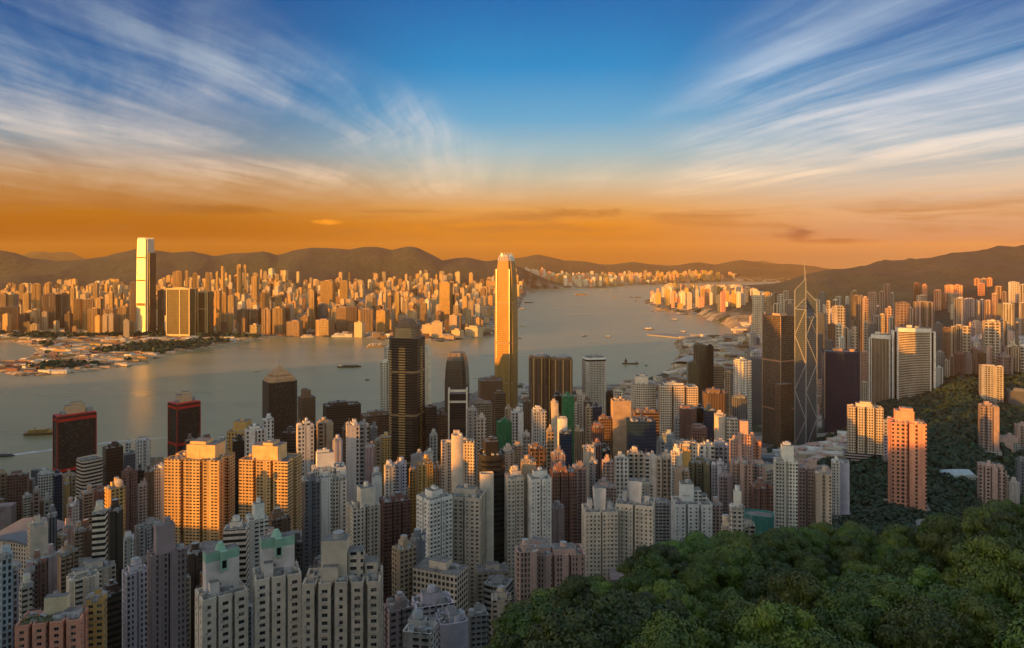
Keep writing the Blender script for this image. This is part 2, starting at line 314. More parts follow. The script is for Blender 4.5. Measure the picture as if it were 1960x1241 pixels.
def vnoise(X, Y, sc, seed):
    """smooth value noise, numpy"""
    if seed not in NG: NG[seed] = np.random.default_rng(seed).random((256, 256))
    G = NG[seed]; x = X / sc; y = Y / sc
    xi = np.floor(x).astype(int); yi = np.floor(y).astype(int); fx = x - xi; fy = y - yi
    fx = fx * fx * (3 - 2 * fx); fy = fy * fy * (3 - 2 * fy)
    g = lambda a, b: G[a % 256, b % 256]
    return (g(xi, yi) * (1 - fx) + g(xi + 1, yi) * fx) * (1 - fy) + (g(xi, yi + 1) * (1 - fx) + g(xi + 1, yi + 1) * fx) * fy
def fbm(X, Y, sc, seed, o=4):
    s = 0; a = 1; t = 0
    for i in range(o): s = s + a * vnoise(X, Y, sc / 2 ** i, seed + i); t += a; a *= .5
    return s / t
def ridged(X, Y, sc, seed, o=3):
    s = 0; a = 1; t = 0
    for i in range(o): s = s + a * (1 - np.abs(2 * vnoise(X, Y, sc / 2 ** i, seed + i) - 1)); t += a; a *= .5
    return s / t
def smooth_interp(tab_x, tab_y, x):
    i = np.clip(np.searchsorted(tab_x, x) - 1, 0, len(tab_x) - 2); t = np.clip((x - tab_x[i]) / (tab_x[i + 1] - tab_x[i]), 0, 1)
    return i, t
def ground(X, Y):
    """terrain height at world X, Y (arrays)"""
    X = np.asarray(X, float); Y = np.asarray(Y, float); Yc = np.maximum(Y, 15.0)
    px = np.clip(CX + F * X / Yc, -900, 2400)
    i, ti = smooth_interp(TP, None, px); j, tj = smooth_interp(TD, None, np.clip(Yc, 0, 9000))
    ti = ti * ti * (3 - 2 * ti) * .5 + ti * .5
    z = (TZ[j, i] * (1 - ti) + TZ[j, i + 1] * ti) * (1 - tj) + (TZ[j + 1, i] * (1 - ti) + TZ[j + 1, i + 1] * ti) * tj
    hilly = np.clip((Yc - 2300) / 1500, 0, 1) * np.clip((z - 25) / 120, 0, 1)
    z = z - hilly * 230 * (.62 - ridged(X, Y, 820, 5)) * np.clip(1.2 - np.abs(z - 452) / 500, .2, 1) * (1 - .6 * np.exp(-((Yc - 5000) / 350) ** 2))
    px2 = CX + F * X / Yc
    def ridge(tab, Dr, w0, w1, sc, seed):
        ys = np.interp(px2, [a for a, b in tab], [b for a, b in tab]); zr = H + (HZ - ys) * Dr / F
        q = (Yc - Dr) / np.where(Yc < Dr, w0, w1); g = np.exp(-q * q) * (1 + .16 * (fbm(X, Y * 0 + seed * 10, 700, seed + 3) - .5))
        spur = 1 - np.clip(np.abs(q) * 1.7, 0, 1) * .80 * (1 - ridged(X, Y, sc, seed)) * 1.6
        return zr * g * np.clip(spur, .15, 1.1)
    zi = z
    zk = 5 + ridge(RA, 9000, 1350, 2200, 1500, 11)
    zk = np.maximum(zk, 5 + ridge(RB, 12600, 1300, 2500, 1600, 21)); zk = np.maximum(zk, ridge(RC, 19500, 2500, 3000, 2500, 31))
    zk = zk + 14 * np.clip(fbm(X, Y, 700, 77) - .45, 0, 1) * np.clip((Yc - 4200) / 1500, 0, 1) * 4
    si = sdist(ISL, X, Yc); si = np.where(Yc < 900, 500, si); sk = sdist(KOW, X, Yc)
    sk = np.minimum(sk, -sdist(BAY, X, Yc))
    e = 10 + Yc * .004
    ki = np.clip(si / e, -1, 1); kk = np.clip(sk / e, -1, 1)
    a = np.where(ki > 0, 2.5 * np.minimum(ki * 3, 1) + (zi - 2.5) * ki, 8 * ki)
    b = np.where(kk > 0, 2.5 * np.minimum(kk * 3, 1) + (zk - 2.5) * kk, 8 * kk)
    return np.where(Yc > 9000, b, np.maximum(a, b))
# ------------------------------------------------------------------ terrain, water, haze
def grid_mesh(name, X, Y, Z, matname, keep=None, attr=None, smooth=True):
    nr, nc = X.shape; V = np.stack([X.ravel(), Y.ravel(), Z.ravel()], 1)
    idx = np.arange(nr * nc).reshape(nr, nc)
    Q = np.stack([idx[:-1, :-1], idx[:-1, 1:], idx[1:, 1:], idx[1:, :-1]], -1).reshape(-1, 4)
    if keep is not None: Q = Q[keep.reshape(-1)]
    me = bpy.data.meshes.new(name); me.vertices.add(len(V)); me.vertices.foreach_set('co', V.ravel().astype(np.float32))
    me.loops.add(Q.size); me.loops.foreach_set('vertex_index', Q.ravel().astype(np.int32))
    me.polygons.add(len(Q)); me.polygons.foreach_set('loop_start', (np.arange(len(Q)) * 4).astype(np.int32)); me.polygons.foreach_set('loop_total', np.full(len(Q), 4, np.int32))
    if smooth: me.polygons.foreach_set('use_smooth', np.ones(len(Q), bool))
    me.update(calc_edges=True)
    if attr is not None:
        a = me.color_attributes.new('cover', 'FLOAT_COLOR', 'POINT'); a.data.foreach_set('color', attr.reshape(-1, 4).astype(np.float32).ravel())
    me.materials.append(MATS[matname]); o = bpy.data.objects.new(name, me); link(o); return o
m, t, p = mat('terrain')
cov = t.new('ShaderNodeVertexColor', layer_name='cover').outputs['Color']; cr, cg, cb = [t.sep(cov)[i] for i in range(3)]
pos = t.new('ShaderNodeNewGeometry').outputs['Position']
nA = t.noise(pos, .012, 6.0, .65); nB = t.noise(pos, .0022, 5.0, .6); nC = t.noise(pos, .05, 4.0, .6)
veg = t.mix(t.rng(nA, .3, .7), (.006, .024, .030), (.026, .056, .054))
veg = t.mix(t.m('MULTIPLY', t.rng(nB, .5, .72), .5), veg, (.085, .08, .065))
brk = t.new('ShaderNodeTexVoronoi', feature='F1'); t.put(brk.inputs['Vector'], pos); brk.inputs['Scale'].default_value = .018
vb = t.sep(brk.outputs['Color'])[0]
urb = t.mix(t.rng(nC, .35, .65), (.12, .11, .10), (.24, .22, .20))
urb = t.mix(t.m('GREATER_THAN', vb, .70), urb, (.40, .36, .31))
urb = t.mix(t.m('LESS_THAN', vb, .28), urb, (.03, .045, .02))
pv = t.new('ShaderNodeMapping'); t.put(pv.inputs[0], pos); pv.inputs['Scale'].default_value = (.006, .03, .01)
nS = t.noise(pv.outputs[0], 1.0, 6.0, .7, 1.0)
sand = t.mix(t.rng(nS, .40, .52), (.10, .07, .03), (.55, .38, .21))
sand = t.mix(t.m('MULTIPLY', t.rng(nC, .54, .64), .8), sand, (.55, .47, .37))
c = t.mix(cr, veg, urb); c = t.mix(cg, c, sand)
t.put(p.inputs['Base Color'], c); p.inputs['Roughness'].default_value = .95
bp = t.new('ShaderNodeBump'); bp.inputs['Strength'].default_value = .8; bp.inputs['Distance'].default_value = 40; t.put(bp.inputs['Height'], nA); t.l.new(bp.outputs[0], p.inputs['Normal'])
pxs = np.concatenate([np.arange(-900, -60, 30), np.arange(-60, 2024, 6), np.arange(2040, 2400, 30)]).astype(float)
ds = np.exp(np.arange(math.log(15), math.log(23500), .0165))
PX, DD = np.meshgrid(pxs, ds); GX = (PX - CX) / F * DD; GY = DD
GZ = ground(GX, GY)
LD0, LDS = math.log(15), .0165
def look(G, x, y):
    """bilinear look-up in a grid laid out by bearing and distance"""
    x = np.asarray(x, float); y = np.maximum(np.asarray(y, float), 15.5); px = CX + F * x / y
    i = np.clip(np.searchsorted(pxs, px) - 1, 0, len(pxs) - 2); t_ = np.clip((px - pxs[i]) / (pxs[i + 1] - pxs[i]), 0, 1)
    q_ = np.clip((np.log(y) - LD0) / LDS, 0, len(ds) - 1.001); j = q_.astype(int); u_ = q_ - j
    return (G[j, i] * (1 - t_) + G[j, i + 1] * t_) * (1 - u_) + (G[j + 1, i] * (1 - t_) + G[j + 1, i + 1] * t_) * u_
GSI, GSK, GSB = sdist(ISL, GX, GY), sdist(KOW, GX, GY), sdist(BAY, GX, GY)
def gz(x, y): return float(look(GZ, x, y))
def isl_d(x, y): return look(GSI, x, y)
def kow_d(x, y): return np.minimum(look(GSK, x, y), -look(GSB, x, y))
gy_, gx_ = np.gradient(GZ); steep = np.hypot(np.gradient(GZ, axis=0) / np.gradient(GY, axis=0), 0)
urban = np.clip((70 - GZ) / 40, 0, 1) * np.clip((GY - 330) / 200, 0, 1)
urban = np.where((PX < 1420) & (GY < 1400) & (GY > 330) & (PX < 1300 - (330 - np.clip(GY, 0, 330))), np.maximum(urban, .9), urban)
urban = np.where(GY > 6800, urban * np.clip((45 - GZ) / 20, 0, 1), urban)
sandy = ((sdist(KOW, GX, GY) > -50) & (GY < 3900) & (PX < 560)).astype(float)
sandy = np.maximum(sandy, ((sdist(ISL, GX, GY) > -50) & (GY > 2150) & (GY < 4300) & (PX > 1280) & (PX < 1500)).astype(float) * .8)
attr = np.stack([urban, sandy, 0 * urban, 1 + 0 * urban], -1)
tag(grid_mesh('terrain', GX, GY, GZ, 'terrain', attr=attr), 'wooded hills and built up shore land around the harbour', None, None, 'structure')
# mountain behind and beside the viewer, unseen; crest shaped to place sun and shade
HT = [(-3000, 300), (-500, 520), (300, 470), (375, 380), (402, 248), (432, 360), (480, 320), (600, 310), (690, 235), (738, 205), (785, 250), (839, 340), (940, 460), (1060, 560), (1180, 560), (1235, 440), (1272, 355), (1344, 325), (1400, 350), (1470, 620), (1700, 750), (2000, 770), (2350, 560), (2680, 60), (2900, 0), (4000, 0)]
bx = np.linspace(-4200, 2600, 137); by = np.linspace(-3200, 3200, 129); BX, BY = np.meshgrid(bx, by)
ss = BX * SD[0] + BY * SD[1]; tt = -BX * SD[1] + BY * SD[0]
hr = np.interp(tt, [a for a, b in HT], [b for a, b in HT]); so = np.interp(tt, [1200, 1700], [600, 950]); q = (ss + so) / np.where(ss < -so, 600, 330)
BZ = hr * np.exp(-q * q) + 20 * (fbm(BX, BY, 400, 3) - .5) * np.clip(hr / 200, 0, 1)
rr = np.hypot(BX, BY); BZ = np.maximum(BZ, 380 * np.exp(-(rr / 420) ** 2) * (BY < 400))
bpx = CX + F * BX / np.maximum(BY, 1); ins = (BY > 15) & (bpx > -870) & (bpx < 2370)
keep = ~(ins[:-1, :-1] & ins[1:, 1:] & ins[:-1, 1:] & ins[1:, :-1])
BZ = np.where(ins, np.minimum(BZ, ground(BX, BY) - 3), BZ)
BZ = np.where(BZ < 4, -6, BZ)
at2 = np.zeros(BX.shape + (4,)); at2[..., 3] = 1
tag(grid_mesh('peak_shade_ridge', BX, BY, BZ, 'terrain', keep=keep, attr=at2), None, None, None, 'structure')
# water
m, t, p = mat('water')
pos = t.new('ShaderNodeNewGeometry').outputs['Position']
mp = t.new('ShaderNodeMapping'); t.put(mp.inputs[0], pos); mp.inputs['Rotation'].default_value = (0, 0, R(12)); mp.inputs['Scale'].default_value = (.0011, .0045, 1)
big = t.noise(mp.outputs[0], 1.0, 5.0, .6, .8)
mp2 = t.new('ShaderNodeMapping'); t.put(mp2.inputs[0], pos); mp2.inputs['Rotation'].default_value = (0, 0, R(-8)); mp2.inputs['Scale'].default_value = (.02, .05, 1)
sm = t.noise(mp2.outputs[0], 1.0, 5.0, .7); sm2 = t.noise(pos, .11, 4.0, .65)
t.put(p.inputs['Base Color'], t.mix(t.rng(big, .3, .7), (.25, .225, .10), (.39, .345, .19)))
t.put(p.inputs['Roughness'], t.rng(big, .3, .7, .26, .36)); p.inputs['IOR'].default_value = 1.27
b1 = t.new('ShaderNodeBump'); b1.inputs['Strength'].default_value = .14; b1.inputs['Distance'].default_value = 1.6; t.put(b1.inputs['Height'], sm)
b2 = t.new('ShaderNodeBump'); b2.inputs['Strength'].default_value = .2; b2.inputs['Distance'].default_value = .35; t.put(b2.inputs['Height'], sm2); t.l.new(b1.outputs[0], b2.inputs['Normal'])
t.l.new(b2.outputs[0], p.inputs['Normal'])
wx, wy = np.meshgrid(np.linspace(-24000, 24000, 13), np.linspace(-4000, 24000, 9))
tag(grid_mesh('water', wx, wy, wx * 0, 'water'), 'calm grey green harbour water', None, None, 'structure')
# haze
hz = bpy.data.materials.new('haze'); hz.use_nodes = True; t = NT(hz.node_tree); t.n.clear()
o = t.new('ShaderNodeOutputMaterial'); v = t.new('ShaderNodeVolumePrincipled')
v.inputs['Color'].default_value = (.46, .275, .09, 1); v.inputs['Absorption Color'].default_value = (.97, .72, .15, 1); v.inputs['Density'].default_value = HAZE = 5.0e-5; v.inputs['Anisotropy'].default_value = -.15
t.l.new(v.outputs[0], o.inputs['Volume']); MATS['haze'] = hz
b = MB(); b.box(0, 10300, -15, 52000, 27600, 815, 'haze', 'haze'); o = b.build('haze'); tag(o, 'warm evening haze over the harbour and city', None, None, 'stuff')
# ------------------------------------------------------------------ building kit
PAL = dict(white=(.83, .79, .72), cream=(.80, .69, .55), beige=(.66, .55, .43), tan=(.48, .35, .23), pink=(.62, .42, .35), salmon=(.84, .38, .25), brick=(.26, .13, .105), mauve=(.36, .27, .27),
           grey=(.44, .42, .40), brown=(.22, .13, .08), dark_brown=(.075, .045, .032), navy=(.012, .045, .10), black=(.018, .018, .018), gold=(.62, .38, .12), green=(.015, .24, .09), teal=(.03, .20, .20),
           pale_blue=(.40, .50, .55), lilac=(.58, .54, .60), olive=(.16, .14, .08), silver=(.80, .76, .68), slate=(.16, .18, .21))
def plan(kind, r):
    """footprint, width about 1 along x, depth about r along y; front is -y; counter-clockwise"""
    h = r / 2
    if kind == 'box': return [(-.5, -h), (.5, -h), (.5, h), (-.5, h)]
    if kind == 'oct':
        c = .13; return [(-.5 + c, -h), (.5 - c, -h), (.5, -h + c), (.5, h - c), (.5 - c, h), (-.5 + c, h), (-.5, h - c), (-.5, -h + c)]
    if kind == 'round':
        return [(.5 * math.copysign(abs(math.cos(a)) ** .55, math.cos(a)), h * math.copysign(abs(math.sin(a)) ** .55, math.sin(a))) for a in [2 * math.pi * (i + .5) / 24 for i in range(24)]]
    if kind == 'cyl': return [(.5 * math.cos(2 * math.pi * i / 20), h * math.sin(2 * math.pi * i / 20)) for i in range(20)]
    if kind == 'curve':
        f = [(-.5 + i / 10, -h + .10 * (1 - (2 * i / 10 - 1) ** 2) * -1) for i in range(11)]; return f + [(.5, h), (-.5, h)]
    if kind == 'concave':
        f = [(-.5 + i / 10, -h + .14 * (1 - (2 * i / 10 - 1) ** 2)) for i in range(11)]; return f + [(.5, h), (-.5, h)]
    if kind == 'cross':
        a = .17; b = .17 * r
        return [(-.5 + a, -h), (-.07, -h), (-.07, -h + .10), (.07, -h + .10), (.07, -h), (.5 - a, -h), (.5 - a, -h + b), (.5, -h + b), (.5, -.07), (.40, -.07), (.40, .07), (.5, .07), (.5, h - b), (.5 - a, h - b), (.5 - a, h), (.07, h), (.07, h - .10), (-.07, h - .10), (-.07, h), (-.5 + a, h), (-.5 + a, h - b), (-.5, h - b), (-.5, .07), (-.40, .07), (-.40, -.07), (-.5, -.07), (-.5, -h + b), (-.5 + a, -h + b)]
    n = {'bay2': 2, 'bay3': 3, 'bay4': 4, 'bay5': 5}[kind]; g = .055; d = .16; P = []
    bw = (1 - g * (n - 1)) / n
    for i in range(n):
        x = -.5 + i * (bw + g); P += [(x, -h), (x + bw, -h)]
        if i < n - 1: P += [(x + bw, -h + d), (x + bw + g, -h + d)]
    P += [(.5, -.06), (.42, -.06), (.42, .06), (.5, .06)]
    for i in range(n):
        x = .5 - i * (bw + g); P += [(x, h), (x - bw, h)]
        if i < n - 1: P += [(x - bw, h - d), (x - bw - g, h - d)]
    P += [(-.5, .06), (-.42, .06), (-.42, -.06), (-.5, -.06)]
    return P
def dstyle(st, D):
    if D > 1800: return dict(res='farB', res2='farB', res3='farA', fin='farA', grid='frgrid', band='farB').get(st, st)
    if D > 760: return dict(res='resM', res3='res3M').get(st, st)
    return st
def rot(P, a): c, s = math.cos(a), math.sin(a); return [(c * x - s * y, s * x + c * y) for x, y in P]
def fit(kind, r, yaw, x0, x1, D):
    """scale and place a footprint at distance D so that it spans the columns x0..x1"""
    cx = ((x0 + x1) / 2 - CX) / F * D; ang = -math.atan2(cx, D) + R(yaw); P = rot(plan(kind, r), ang); s = (x1 - x0) / F * D
    for _ in range(8):
        q = [CX + F * (cx + s * x) / (D + s * y) for x, y in P]; a, b = min(q), max(q)
        s *= (x1 - x0) / max(b - a, .1); cx += ((x0 + x1) / 2 - (a + b) / 2) / F * D
    return cx, D, ang, s
def inset(P, d, cen=(0, 0)):
    out = []
    for x, y in P:
        L = math.hypot(x, y); k = max(0, (L - d) / L) if L > 0 else 1; out.append((x * k, y * k))
    return out
def ztop(y, D): return H - (y - HZ) * D / F
def shell(b, P, z0, z1, side, topm='deck', par=1.3):
    """outer walls with a parapet and a sunk roof deck"""
    b.prism(P, z0, z1, side); Q = inset(P, .7); n = len(P)
    for i in range(n):
        j = (i + 1) % n
        b.face([(P[i][0], P[i][1], z1), (P[j][0], P[j][1], z1), (Q[j][0], Q[j][1], z1), (Q[i][0], Q[i][1], z1)], 'paint')
        b.face([(Q[j][0], Q[j][1], z1 - par), (Q[i][0], Q[i][1], z1 - par), (Q[i][0], Q[i][1], z1), (Q[j][0], Q[j][1], z1)], 'paint')
    return Q
BL = []        # record of every building: root, px centre, px y top, D, width px, colour word, style
PLACED = []    # world x, y, radius
NAME = dict(res3M='apartment_tower', res='apartment_tower', res2='apartment_tower', res3='apartment_tower')
def roofing(root, P, z, D, col, kind, rs, side):
    xs = [p[0] for p in P]; ys = [p[1] for p in P]; w = max(xs) - min(xs); d = max(ys) - min(ys); sz = min(w, d)
    b = MB(); Q = inset(P, .7); b.face([(x, y, z - 1.25) for x, y in Q], 'deck'); b.build('roof', root, (.3, .3, .3))
    zz = z - 1.2
    if kind == 'bare': return
    k = rs.random()
    b = MB(); mw, md, mh = w * rs.uniform(.34, .66), d * rs.uniform(.34, .6), rs.uniform(2.8, 6)
    ox, oy = w * rs.uniform(-.12, .12), d * rs.uniform(-.08, .12)
    if kind == 'big': mw, md, mh = w * .52, d * .62, rs.uniform(11, 15)
    b.box(ox, oy, zz, mw, md, mh, 'paint', 'deck')
    if k < .45: b.box(ox + mw * rs.uniform(-.25, .25), oy, zz + mh, mw * rs.uniform(.3, .7), md * rs.uniform(.4, .8), rs.uniform(1.5, 3), 'paint', 'deck')
    if k > .6: b.box(-ox * 1.6 + w * .2 * (1 if ox < 0 else -1), oy + d * rs.uniform(-.15, .15), zz, w * rs.uniform(.14, .26), d * rs.uniform(.2, .4), rs.uniform(2, 4.5), 'paint', 'deck')
    if kind == 'step': b.box(ox, oy, zz, w * .72, d * .72, mh * .55, side, 'deck')
    b.build('machine_room', root, col)
    if D < 1250:
        b = MB()
        for i in range(rs.randint(1, 3)):
            a = rs.uniform(-.38, .38) * w; c = rs.uniform(-.36, .36) * d
            if abs(a - ox) < mw * .5 and abs(c - oy) < md * .5: a = ox; c = oy; z1 = zz + mh
            else: z1 = zz
            b = MB(); b.cyl(a, c, z1, rs.uniform(1.2, 2.4), rs.uniform(2, 3.5), 'paint', 'plant', 10); b.build('water_tank', root, tuple(min(.8, c_ * 1.1) for c_ in col))
        b = MB()
        for i in range(rs.randint(12, 24)):
            a = rs.uniform(-.42, .42) * w; c = rs.uniform(-.42, .42) * d
            b.box(a, c, zz, rs.uniform(.8, 3.2), rs.uniform(.8, 3.2), rs.uniform(.8, 3), 'plant', 'plant', rs.uniform(0, 1.5))
        for i in range(4):
            a = rs.uniform(-.4, .4) * w; c = rs.uniform(-.4, .4) * d; b.tube((a, c, zz), (a, c, zz + rs.uniform(3, 8)), .12, 'plant', 4)
        b.build('roof_plant', root)
def color_of(c, rs, j=.05):
    v = PAL[c] if isinstance(c, str) else c; k = 1 + rs.uniform(-j, j)
    return tuple(max(.004, min(.85, x * k * (1 + rs.uniform(-j, j) * .4))) for x in v)
def B(x0, x1, yt, D, style, pk, yaw, c, roof='std', r=.8, label=None, name=None, cat=None, mats=None, low=False):
    rs = random.Random(int(x0 * 131 + x1 * 17 + yt * 7))
    cx, D, ang, s = fit(pk, r, yaw, x0, x1, D); P = [(x * s, y * s) for x, y in plan(pk, r)]
    z1 = ztop(yt, D); g = gz(cx, D) - 6; z1 = max(z1, g + 14)
    nm = name or NAME.get(style, 'office_tower'); col = color_of(c, rs)
    root = empty(nm, (cx, D, g), ang); PP = P
    h = z1 - g; b = MB()
    n = len(P); st0 = style; style = dstyle(style, D); sides = mats or style
    if st0 in ('res', 'res2', 'res3') and len(P) > 12:    # slots between the bays carry only kitchen and bathroom windows
        sides = []
        for i in range(n):
            L = math.hypot(P[(i + 1) % n][0] - P[i][0], P[(i + 1) % n][1] - P[i][1]); sides.append('paint' if L < 3.0 or (rs.random() < .12 and L < 9) else style)
    shell(b, P, 0, h, sides)
    b.build('wall', root, col)
    roofing(root, P, h, D, tuple(min(.85, x * 1.05) for x in col), roof, rs, style)
    if D < 1400:
        b = MB(); e = [(x * 1.25, y * 1.25) for x, y in (P if len(P) < 13 else [(a * s, bb * s) for a, bb in plan('box', r)])]
        b.prism(e, 0, 6 + rs.uniform(6, 14), 'res2' if st0[:3] == 'res' else 'band', 'deck'); b.build('podium', root, color_of('grey', rs, .2))
    cword = c if isinstance(c, str) else 'grey'
    BL.append(dict(root=root, px=(x0 + x1) / 2, y=yt, D=D, w=x1 - x0, c=cword, style=st0, pk=pk, label=label, h=h, cat=cat, roof=roof))
    PLACED.append((cx, D, s * .6)); return root
def custom(name, label, cat, x0, x1, yt, D, ang=0.0, base=None):
    cx = ((x0 + x1) / 2 - CX) / F * D; g = (gz(cx, D) - 4) if base is None else base
    root = empty(name, (cx, D, g), ang); tag(root, label, cat)
    BL.append(dict(root=root, px=(x0 + x1) / 2, y=yt, D=D, w=x1 - x0, c='', style='', pk='', label=label, h=0, cat=cat, roof=''))
    PLACED.append((cx, D, (x1 - x0) / F * D * .6)); return root, cx, g
def loft(b, rings, side, top=None):
    """rings: list of (z, points); all rings have the same count"""
    for (z0, p0), (z1, p1) in zip(rings, rings[1:]):
        b.prism(p0, z0, z1, side, None, p1)
    if top: b.face([(x, y, rings[-1][0]) for x, y in rings[-1][1]], top)
def sq(w, d=None, c=.12):
    d = d or w; k = c * w; a, e = w / 2, d / 2
    return [(-a + k, -e), (a - k, -e), (a - k, -e + k), (a, -e + k), (a, e - k), (a - k, e - k), (a - k, e), (-a + k, e), (-a + k, e - k), (-a, e - k), (-a, -e + k), (-a + k, -e + k)]
def rc(w, d): return [(-w / 2, -d / 2), (w / 2, -d / 2), (w / 2, d / 2), (-w / 2, d / 2)]
# ------------------------------------------------------------------ landmarks
def tallest_far():
    D = 3700; root, x, g = custom('office_tower', 'tallest shining silver white tower across the harbour with three darker bands', 'skyscraper', 262, 296, 455, D, R(-16)); h = ztop(459, D) - g
    b = MB(); wd = [(0, 1.08), (25, 1.0), (h * .5, .98), (h * .85, .92), (h, .86)]
    loft(b, [(z, sq(70 * k, 66 * k, .10)) for z, k in wd], 'silver', 'deck'); b.build('wall', root, PAL['silver'])
    for f in (.30, .56, .80):
        k = np.interp(f * h, [z for z, _ in wd], [q for _, q in wd]); b = MB(); b.box(0, -33 * k - .4, f * h, 52 * k, 1.0, 14 if f < .4 else 8, 'paint'); b.build('mechanical_band', root, (.30, .17, .06))
    b = MB()
    for s_ in (-1, 1): b.box(s_ * 27, 0, h, 4, 46, 6, 'paint')
    b.box(0, -26, h, 46, 3, 9, 'paint'); b.box(0, 26, h, 46, 3, 9, 'paint'); b.build('roof_crown', root, PAL['silver'])
    b = MB(); b.prism(rot([(31, -20), (41, -20), (41, 24), (31, 24)], 0), 0, h * .86, 'glass', 'deck'); b.build('side_wing', root, PAL['dark_brown'])
def domed_far_tower():
    D = 1600; root, x, g = custom('office_tower', 'tallest golden tower on the near shore with a clawed crown', 'skyscraper', 947, 991, 487, D, R(-21)); h = ztop(491, D) - g; H2 = ztop(484, D) - g
    W = 40.5; b = MB(); pr = [(0, 1.05), (h * .55, 1.04), (h * .70, 1.02), (h * .80, .98), (h * .87, .93), (h * .92, .86), (h * .96, .77), (h * .985, .68), (h, .60)]
    loft(b, [(z, sq(W * k, W * k, .14)) for z, k in pr], 'goldglass', 'deck'); b.build('wall', root, (.56, .33, .09))
    b = MB()
    for k in range(4):
        for i in range(7):
            u = -.3 + .1 * i; hh = H2 - abs(u) * 22; a = rot([(u * W, -.36 * W)], k * math.pi / 2)[0]; a2 = rot([(u * W * .9, -.27 * W)], k * math.pi / 2)[0]
            b.tube((a[0], a[1], h - 10), (a2[0], a2[1], hh), .8, 'steel', 5)
    b.build('roof_crown', root, PAL['silver'])
    b = MB(); b.box(0, 0, h, 12, 12, 2.5, 'paint', 'deck'); b.build('machine_room', root, PAL['silver'])
    for f in (.30, .52, .74): b = MB(); k = np.interp(f * h, [z for z, _ in pr], [q for _, q in pr]); b.prism(sq(W * k + .8, None, .14), f * h, f * h + 4, 'paint', 'paint'); b.build('mechanical_band', root, (.45, .30, .14))
    b = MB(); b.box(-15, -W * .5 - .25, 0, 1.6, 1.2, h * .93, 'steel'); b.box(15, -W * .5 - .25, 0, 1.6, 1.2, h * .93, 'steel'); b.build('corner_fin', root, PAL['silver'])
def small_sister():
    D = 1500; root, x, g = custom('office_tower', 'dark tapered tower with rounded shoulders beside the tall golden tower', 'skyscraper', 853, 897, 667, D, R(-8)); h = ztop(682, D) - g; W = 44
    b = MB(); loft(b, [(z, sq(W * k, W * k, .12)) for z, k in [(0, 1), (h * .72, 1), (h * .88, .93), (h * .96, .84), (h, .76)]], 'glass', 'deck'); b.build('wall', root, (.16, .12, .08))
    b = MB(); b.prism(sq(W * .72, None, .12), h, h + 8, 'fin', 'deck', sq(W * .62, None, .12)); b.build('roof_crown', root, PAL['tan'])
    D = 1100; root, x, g = custom('office_tower', 'dark slab with a pale rectangular portal frame, in front of the rounded dark tower', 'office tower', 857, 896, 740, D, R(3)); h = ztop(744, D) - g; w_ = 39 / F * D - 2
    b = MB(); b.box(0, 0, 0, w_ - 4, 22, h - 6, 'band', 'deck'); b.build('wall', root, PAL['black'])
    b = MB()
    for s_ in (-1, 1): b.box(s_ * (w_ / 2 - 1), -1, 0, 2.2, 24, h, 'paint')
    b.box(0, -10, h - 3, w_ - 4, 3, 3, 'paint'); b.box(0, -11.6, h - 19, w_ - 4, 1.2, 3, 'paint'); b.build('frame', root, PAL['cream'])
def masts_tower():
    D = 1400; root, x, g = custom('office_tower', 'slender faceted glass tower with white diagonal bracing and twin masts', 'skyscraper', 1523, 1562, 497, D, R(45 - 21)); px = D / F; h3 = ztop(545, D) - g; W = 27.5
    c = [(-W / 2, -W / 2), (W / 2, -W / 2), (W / 2, W / 2), (-W / 2, W / 2)]  # corner 0 turns towards the viewer
    hh = {0: ztop(606, D) - g, 1: ztop(578, D) - g, 2: ztop(556, D) - g, 3: ztop(592, D) - g}; mod = {}
    for k in range(4):
        a, d = c[k], c[(k + 1) % 4]; b = MB(); z = hh[k]; zc = z + 22
        b.face([(a[0], a[1], 0), (d[0], d[1], 0), (d[0], d[1], z), (a[0], a[1], z)], 'glass', [(0, 0), (W, 0), (W, z), (0, z)])
        b.face([(d[0], d[1], 0), (0, 0, 0), (0, 0, zc), (d[0], d[1], z)], 'glass', [(0, 0), (W * .7, 0), (W * .7, zc), (0, z)])
        b.face([(0, 0, 0), (a[0], a[1], 0), (a[0], a[1], z), (0, 0, zc)], 'glass', [(0, 0), (W * .7, 0), (W * .7, z), (0, zc)])
        b.face([(a[0], a[1], z), (d[0], d[1], z), (0, 0, zc)], 'glass', [(0, 0), (W, 0), (W / 2, 14)])
        b.build('wall', root, (.10, .13, .165))
    b = MB(); zt = hh[2]
    for k in range(4): top = max(hh[k], hh[(k - 1) % 4]); b.tube((*c[k], 0), (*c[k], top), .85, 'plant')
    b.tube((0, 0, hh[0]), (0, 0, zt + 22), .7, 'plant')
    for k in range(4):
        a, d = c[k], c[(k + 1) % 4]; z = 0.0; n = 0; st = W * 1.9
        while z < hh[k] - 2:
            z2 = min(z + st, hh[k]); f = (z2 - z) / st; q = (a, d) if n % 2 == 0 else (d, a); o = .0
            e = (q[0][0] + (q[1][0] - q[0][0]) * f, q[0][1] + (q[1][1] - q[0][1]) * f)
            b.tube((*q[0], z), (*e, z2), .85, 'plant'); e2 = (q[1][0] + (q[0][0] - q[1][0]) * f, q[1][1] + (q[0][1] - q[1][1]) * f)
            if k == 0 and n > 3: b.tube((*q[1], z), (*e2, z2), .4, 'plant')
            z = z2; n += 1
        for p_ in (a, d): b.tube((*p_, hh[k]), (0, 0, hh[k] + 22), .6, 'plant')
        b.tube((*a, hh[k]), (*d, hh[k]), .6, 'plant')
    b.build('bracing', root)
    for s_ in (-1, 1): b = MB(); b.tube((s_ * 1.6 + 1, 3, zt + 18), (s_ * 1.6 + 1, 3, ztop(497 + (s_ + 1) * 9, D) - g), .45, 'plant', 6); b.build('mast', root)
